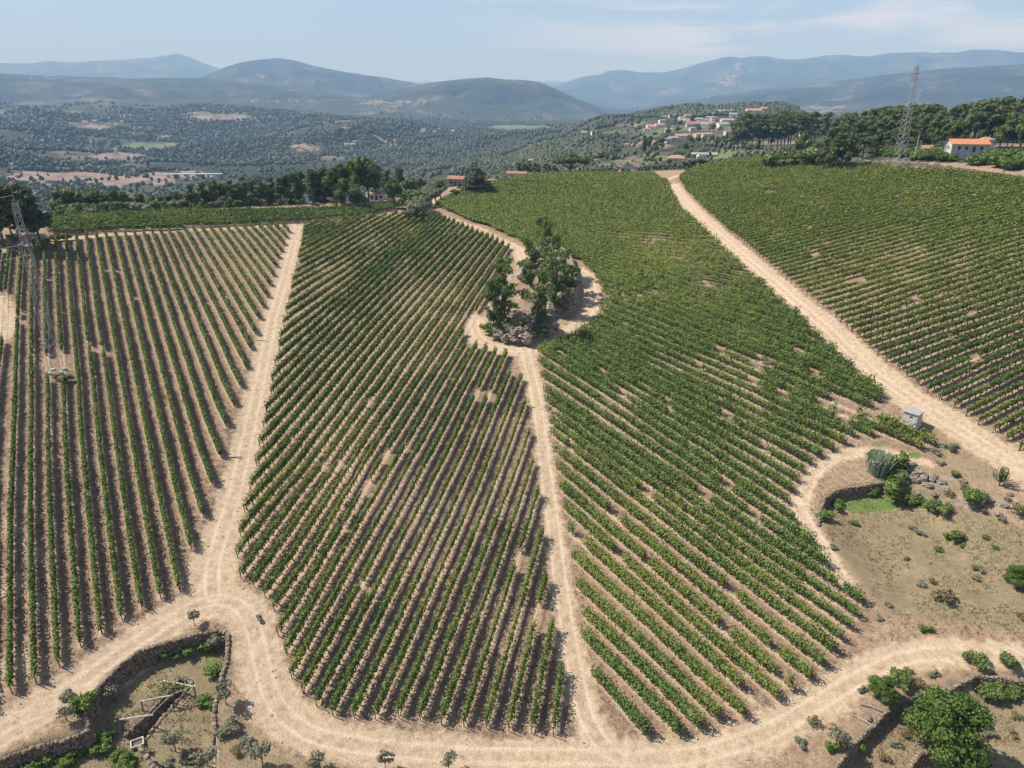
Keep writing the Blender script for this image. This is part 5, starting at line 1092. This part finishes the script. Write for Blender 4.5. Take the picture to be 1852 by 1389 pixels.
stone_wall(path_pts(W2([(1722,1244),(1765,1222),(1852,1232),(1930,1236)]), .5), 1.9, 'overgrown stone terrace wall right of the bright green tree', side=-1)
stone_wall(path_pts(W2([(1636,1400),(1660,1365),(1690,1350),(1740,1362)]), .5), 1.7, 'short dark stone wall at the bottom under the green tree', side=-1)
stone_wall(path_pts(W2([(1480,950),(1482,925),(1492,900),(1512,886),(1552,879),(1598,873),(1625,877)]), .5), 2.0, 'curved pale stone wall around the round dry meadow', side=-1)
stone_wall(path_pts(PIT[[6, 7, 8, 9]], .5), 2.2, 'stone lining along the left side of the dark pit', side=-1, top=.12, base=-2.1)
stone_wall(path_pts(PIT[[0, 1, 2, 3, 4]], .5), 2.2, 'stone lining along the right side of the dark pit', side=-1, top=.12, base=-2.1)
stone_wall(path_pts(W2([(252,1352),(262,1368),(275,1385),(290,1400)]), .5), .8, 'low pale stone wall at the bottom below the pergola', side=1, top=.3)
stone_wall(path_pts(W2([(1500,296),(1560,297),(1620,299),(1700,306),(1780,316),(1860,328),(1930,338)]), 2.), 1.0, 'long rubble stone wall above the far right vineyard', side=-1, top=1.2)
# rocks
def rock(px, py, s, label, n=3, flat=.7, grp=None):
    p = G(px, py); mb = MB()
    for i in range(n): mb.blob((rng.normal()*s*.3*(i > 0), rng.normal()*s*.3*(i > 0), s*.18*(1-.3*i)), (s*.6*(1-.2*i), s*.5*(1-.2*i), s*.5*flat), .22, None, 2)
    o = mb.build('rock', M['rock'], None, p); tag(o, label, 'rock', grp)
for px, py, s in ((905,606,2.6),(918,612,2.2),(932,614,3.),(946,612,3.4),(958,606,2.6),(975,606,2.4),(988,600,2.4),(925,600,2.2),(940,600,2.4),(955,596,2.4),(900,596,2.),(1000,592,2.2),(968,590,2.),(1016,540,3.),(1030,530,2.8),(1036,548,2.4),(1022,555,2.6),(1008,562,2.2),(954,497,2.6),(962,488,2.2),(1000,505,2.6),(1010,520,2.4),(1040,510,2.6),(990,575,2.),(915,590,2.),(1003,545,2.)):
    rock(px, py, s, 'weathered granite boulder on the tree covered knoll', grp='boulders of the knoll')
for px, py, s in ((1645,850,1.6),(1660,858,1.8),(1672,862,1.4),(1688,866,1.6),(1700,872,1.2),(1655,870,1.3),(1680,880,1.2),(1710,885,1.),(1740,870,.9),(1765,900,1.),(1790,905,1.1),(1815,915,1.),(1835,925,1.1),(1775,890,.9),(1650,840,1.),(1805,930,.9),(1660,894,.8),(1690,896,.8),(1825,895,.8),(1760,915,.9)):
    rock(px, py, s, 'pale boulder on the stony slope below the wide track', 2, grp='boulders on the stony slope')
for i in range(40):
    px = 1500+i*9.6+rng.normal()*4; rock(px, np.interp(px, [1500, 1620, 1700, 1852], [293, 299, 306, 328])-3-3*rng.random(), 1.1+.9*rng.random(), 'rubble stone heaped on the bank above the far right rows', 2, grp='rubble above the far right rows')
for px, py, s, lb in ((405,1160,.8,'pale boulder on the corner of the stone walls'),(790//5+300,1348,.7,'small pale boulder below the pergola'),(1567,1300,.9,'grey boulder beside the fallen logs'),(615,957,.6,'pale stone heap among the middle vine rows')):
    rock(px, py, s, lb, 2)
# ------------------------------------------------------------------ pergola over the pit
def above(px, py, dz):
    """point dz above the ground on the sight line"""
    p = G(px, py); d = ray(px, py); fl = p[2]
    q = p
    for _ in range(3):
        t_ = (fl+dz-CAMZ)/d[2]; q = np.array([0, 0, CAMZ])+d*t_
    return q
A_ = [above(*q, 2.0) for q in ((291,1215),(349,1234),(252,1256),(314,1278),(216,1292),(280,1319))]
fl = float(np.mean([q[2] for q in A_])); A_ = [np.array([q[0], q[1], fl]) for q in A_]; O = A_[2].copy(); O[2] -= 2.0
r = empty('timber_pergola', O, 'bleached timber pergola frame over the dark pit', 'pergola')
for i in (0, 2, 4):
    d = (A_[i+1]-A_[i]); m2 = MB(); m2.tube([A_[i]-d*.04-O, (A_[i]+A_[i+1])/2-O+np.array([0, 0, .05]), A_[i+1]+d*.06-O], .08, 6); m2.build('crossbeam', M['beam'], r)
for s in (0, 1):
    m2 = MB(); m2.tube([A_[0+s]-O+np.array([0, 0, .12]), A_[2+s]-O+np.array([0, 0, .1]), A_[4+s]-O+np.array([0, 0, .12])], .032, 5); m2.build('rail', M['beam'], r)
for q in A_:
    g = float(H(np.array([q[0]]), np.array([q[1]]))[0]); m2 = MB(); m2.tube([np.array([q[0], q[1], min(g, fl-1.8)-.3])-O, q-O], .08, 6); m2.build('post', M['post'], r)
C = []
for i in range(420):
    u = rng.random()**1.6; v_ = rng.random(); q = A_[0]*(1-u)*(1-v_)+A_[1]*(1-u)*v_+A_[2]*u*(1-v_)+A_[3]*u*v_; 
    if rng.random() < .65: C.append(q-O+rng.normal(size=3)*np.array([.25, .25, .14]))
C = np.array(C); V, Fq = leaf_quads(C, np.tile([0, 0, 1.], (len(C), 1)), .22*np.ones(len(C))); obj('climbing_vine', mesh('climbing_vine', V, Fq, M['vine'], {'rnd': np.repeat(rng.random(len(C)), 4), 'yel': np.zeros(len(V))}), r)
p = G(249, 1347); r = empty('hatch_frame', p, 'small open timber hatch frame below the pergola', 'hatch', rz=.5)
for c, d in (((0, -.5, .25), (1.3, .1, .3)), ((0, .5, .25), (1.3, .1, .3)), ((-.6, 0, .25), (.1, .9, .3)), ((.6, 0, .25), (.1, .9, .3))):
    m2 = MB(); m2.box(c, d); m2.build('board', M['beam'], r)
m2 = MB(); m2.box((0, 0, .08), (1.1, .9, .1)); m2.build('hollow_slab', M['hatch_dark'], r)  # solid slab, its dark colour stands in for the hatch's hollow
def plank(px, py, L_, rz, mat, label, name='plank'):
    p = G(px, py); mb = MB(); mb.box((0, 0, .08), (L_, .16, .14), rz); o = mb.build(name, M[mat], None, p); tag(o, label, 'plank'); return o
plank(427, 828, 1.9, .05, 'tilebrown', 'reddish plank lying across the left dirt track'); plank(473, 616, 2.3, -.02, 'beam', 'pale plank lying across the upper left track')
for px, py, L_, rz, lb in ((1575,1281,2.3,-.38,'upper grey fallen log beside the right stone wall'),(1582,1284,1.6,-.55,'shorter grey log lying against the upper log'),(1566,1308,2.0,-.75,'lower grey fallen log beside the right stone wall')):
    p = G(px, py); mb = MB(); d = np.array([math.cos(rz), math.sin(rz), 0])*L_/2; mb.tube([-d+(0, 0, .14), (0, .05, .2), d+(0, 0, .12)], [.09, .13, .07], 7); mb.tube([(0, .05, .2), (.25, .5, .3)], [.05, .02], 5); o = mb.build('fallen_log', M['deadwood'], None, p); tag(o, lb, 'log')

# ------------------------------------------------------------------ ground litter nobody could count
def scatter(n, x0, x1, y0, y1, seed):
    g = np.random.default_rng(seed); x = g.uniform(x0, x1, n); y = g.uniform(y0, y1, n); return x, y, g
x, y, g = scatter(90000, -70, 125, 48, 135, 3)
d = np.zeros(x.shape)
for Pg, dep in ((BOWL, 3), (SUNK, 1), (SINKR, 1)): d = np.maximum(d, sstep(dep, -2, sdf(x, y, Pg)))
tk, _ = track_mask(x, y); tk1, _ = track_mask(x+1.8, y+.5); tk2, _ = track_mask(x-1.8, y-.5)
d = np.maximum(d, .5*((tk1 > .2) | (tk2 > .2))); d = d*(tk < .25)*(fbm(x/3, y/3, 66, 3) > .46)
k = g.random(len(x)) < d*.75; x, y = x[k], y[k]; z = H(x, y); n = len(x)
C = np.stack([x, y, z+.09], -1).repeat(3, 0)+g.normal(size=(3*n, 3))*np.array([.10, .10, .02]); hgt = .13+.16*g.random(3*n)
a = g.random(3*n)*6.28; sd = np.stack([np.cos(a), np.sin(a), 0*a], -1)*.045; tp = np.stack([.12*g.normal(size=3*n), .12*g.normal(size=3*n), hgt], -1)
V = np.stack([C-sd-[0, 0, .12], C+sd-[0, 0, .12], C+tp+sd*.4, C+tp-sd*.4], 1).reshape(-1, 3)
o = obj('dry_grass', mesh('dry_grass', V, np.arange(12*n).reshape(-1, 4), M['straw'], {'rnd': np.repeat(g.random(3*n), 4), 'yel': np.zeros(12*n)})); tag(o, 'dry straw coloured grass tufts on the meadow and banks', 'grass', kind='stuff'); print('grass', n)
x, y, g = scatter(60000, -75, 125, 48, 175, 4); tk, _ = track_mask(x, y); keep = (fbm(x/2.5, y/2.5, 67, 3) > .52) & (g.random(len(x)) < np.where(tk > .15, .16, .07)); x, y = x[keep], y[keep]; z = H(x, y)-.1*track_mask(x, y)[0]
n = len(x); V0 = ICO[0][0]; s_ = .035+.10*g.random(n)**3; V = V0[None]*(1+.4*(g.random((n, 12, 1))-.5))*(s_[:, None, None]*np.array([1, 1, .6]))+np.stack([x, y, z+s_*.3], -1)[:, None, :]
Fc = (np.array(ICO[0][1])[None]+(np.arange(n)*12)[:, None, None]).reshape(-1, 3)
o = obj('loose_stones', mesh('loose_stones', V.reshape(-1, 3), Fc, M['stone'])); tag(o, 'small loose stones and clods on tracks and soil', 'stones', kind='stuff'); print('stones', n)
# ------------------------------------------------------------------ haze
HZ = float(GZ.max())+60
mh = bpy.data.materials.new('haze_air'); mh.use_nodes = True; t = mh.node_tree; t.nodes.remove(t.nodes['Principled BSDF'])
pv = t.nodes.new('ShaderNodeVolumePrincipled'); pv.inputs['Color'].default_value = (.33, .60, 1.0, 1); pv.inputs['Density'].default_value = 1.2e-4; pv.inputs['Anisotropy'].default_value = 0.0; pv.inputs['Absorption Color'].default_value = (.62, .60, 1, 1)
t.links.new(pv.outputs[0], t.nodes['Material Output'].inputs['Volume'])
lo = float(GZ.min())-3; b = MB(); b.box((0, 6000, (HZ+lo)/2), (48000, 40000, HZ-lo))
hz = b.build('haze', mh); tag(hz, 'thin blue summer haze over the valley and mountains', 'haze', kind='stuff')
print('HAZE', lo, HZ)
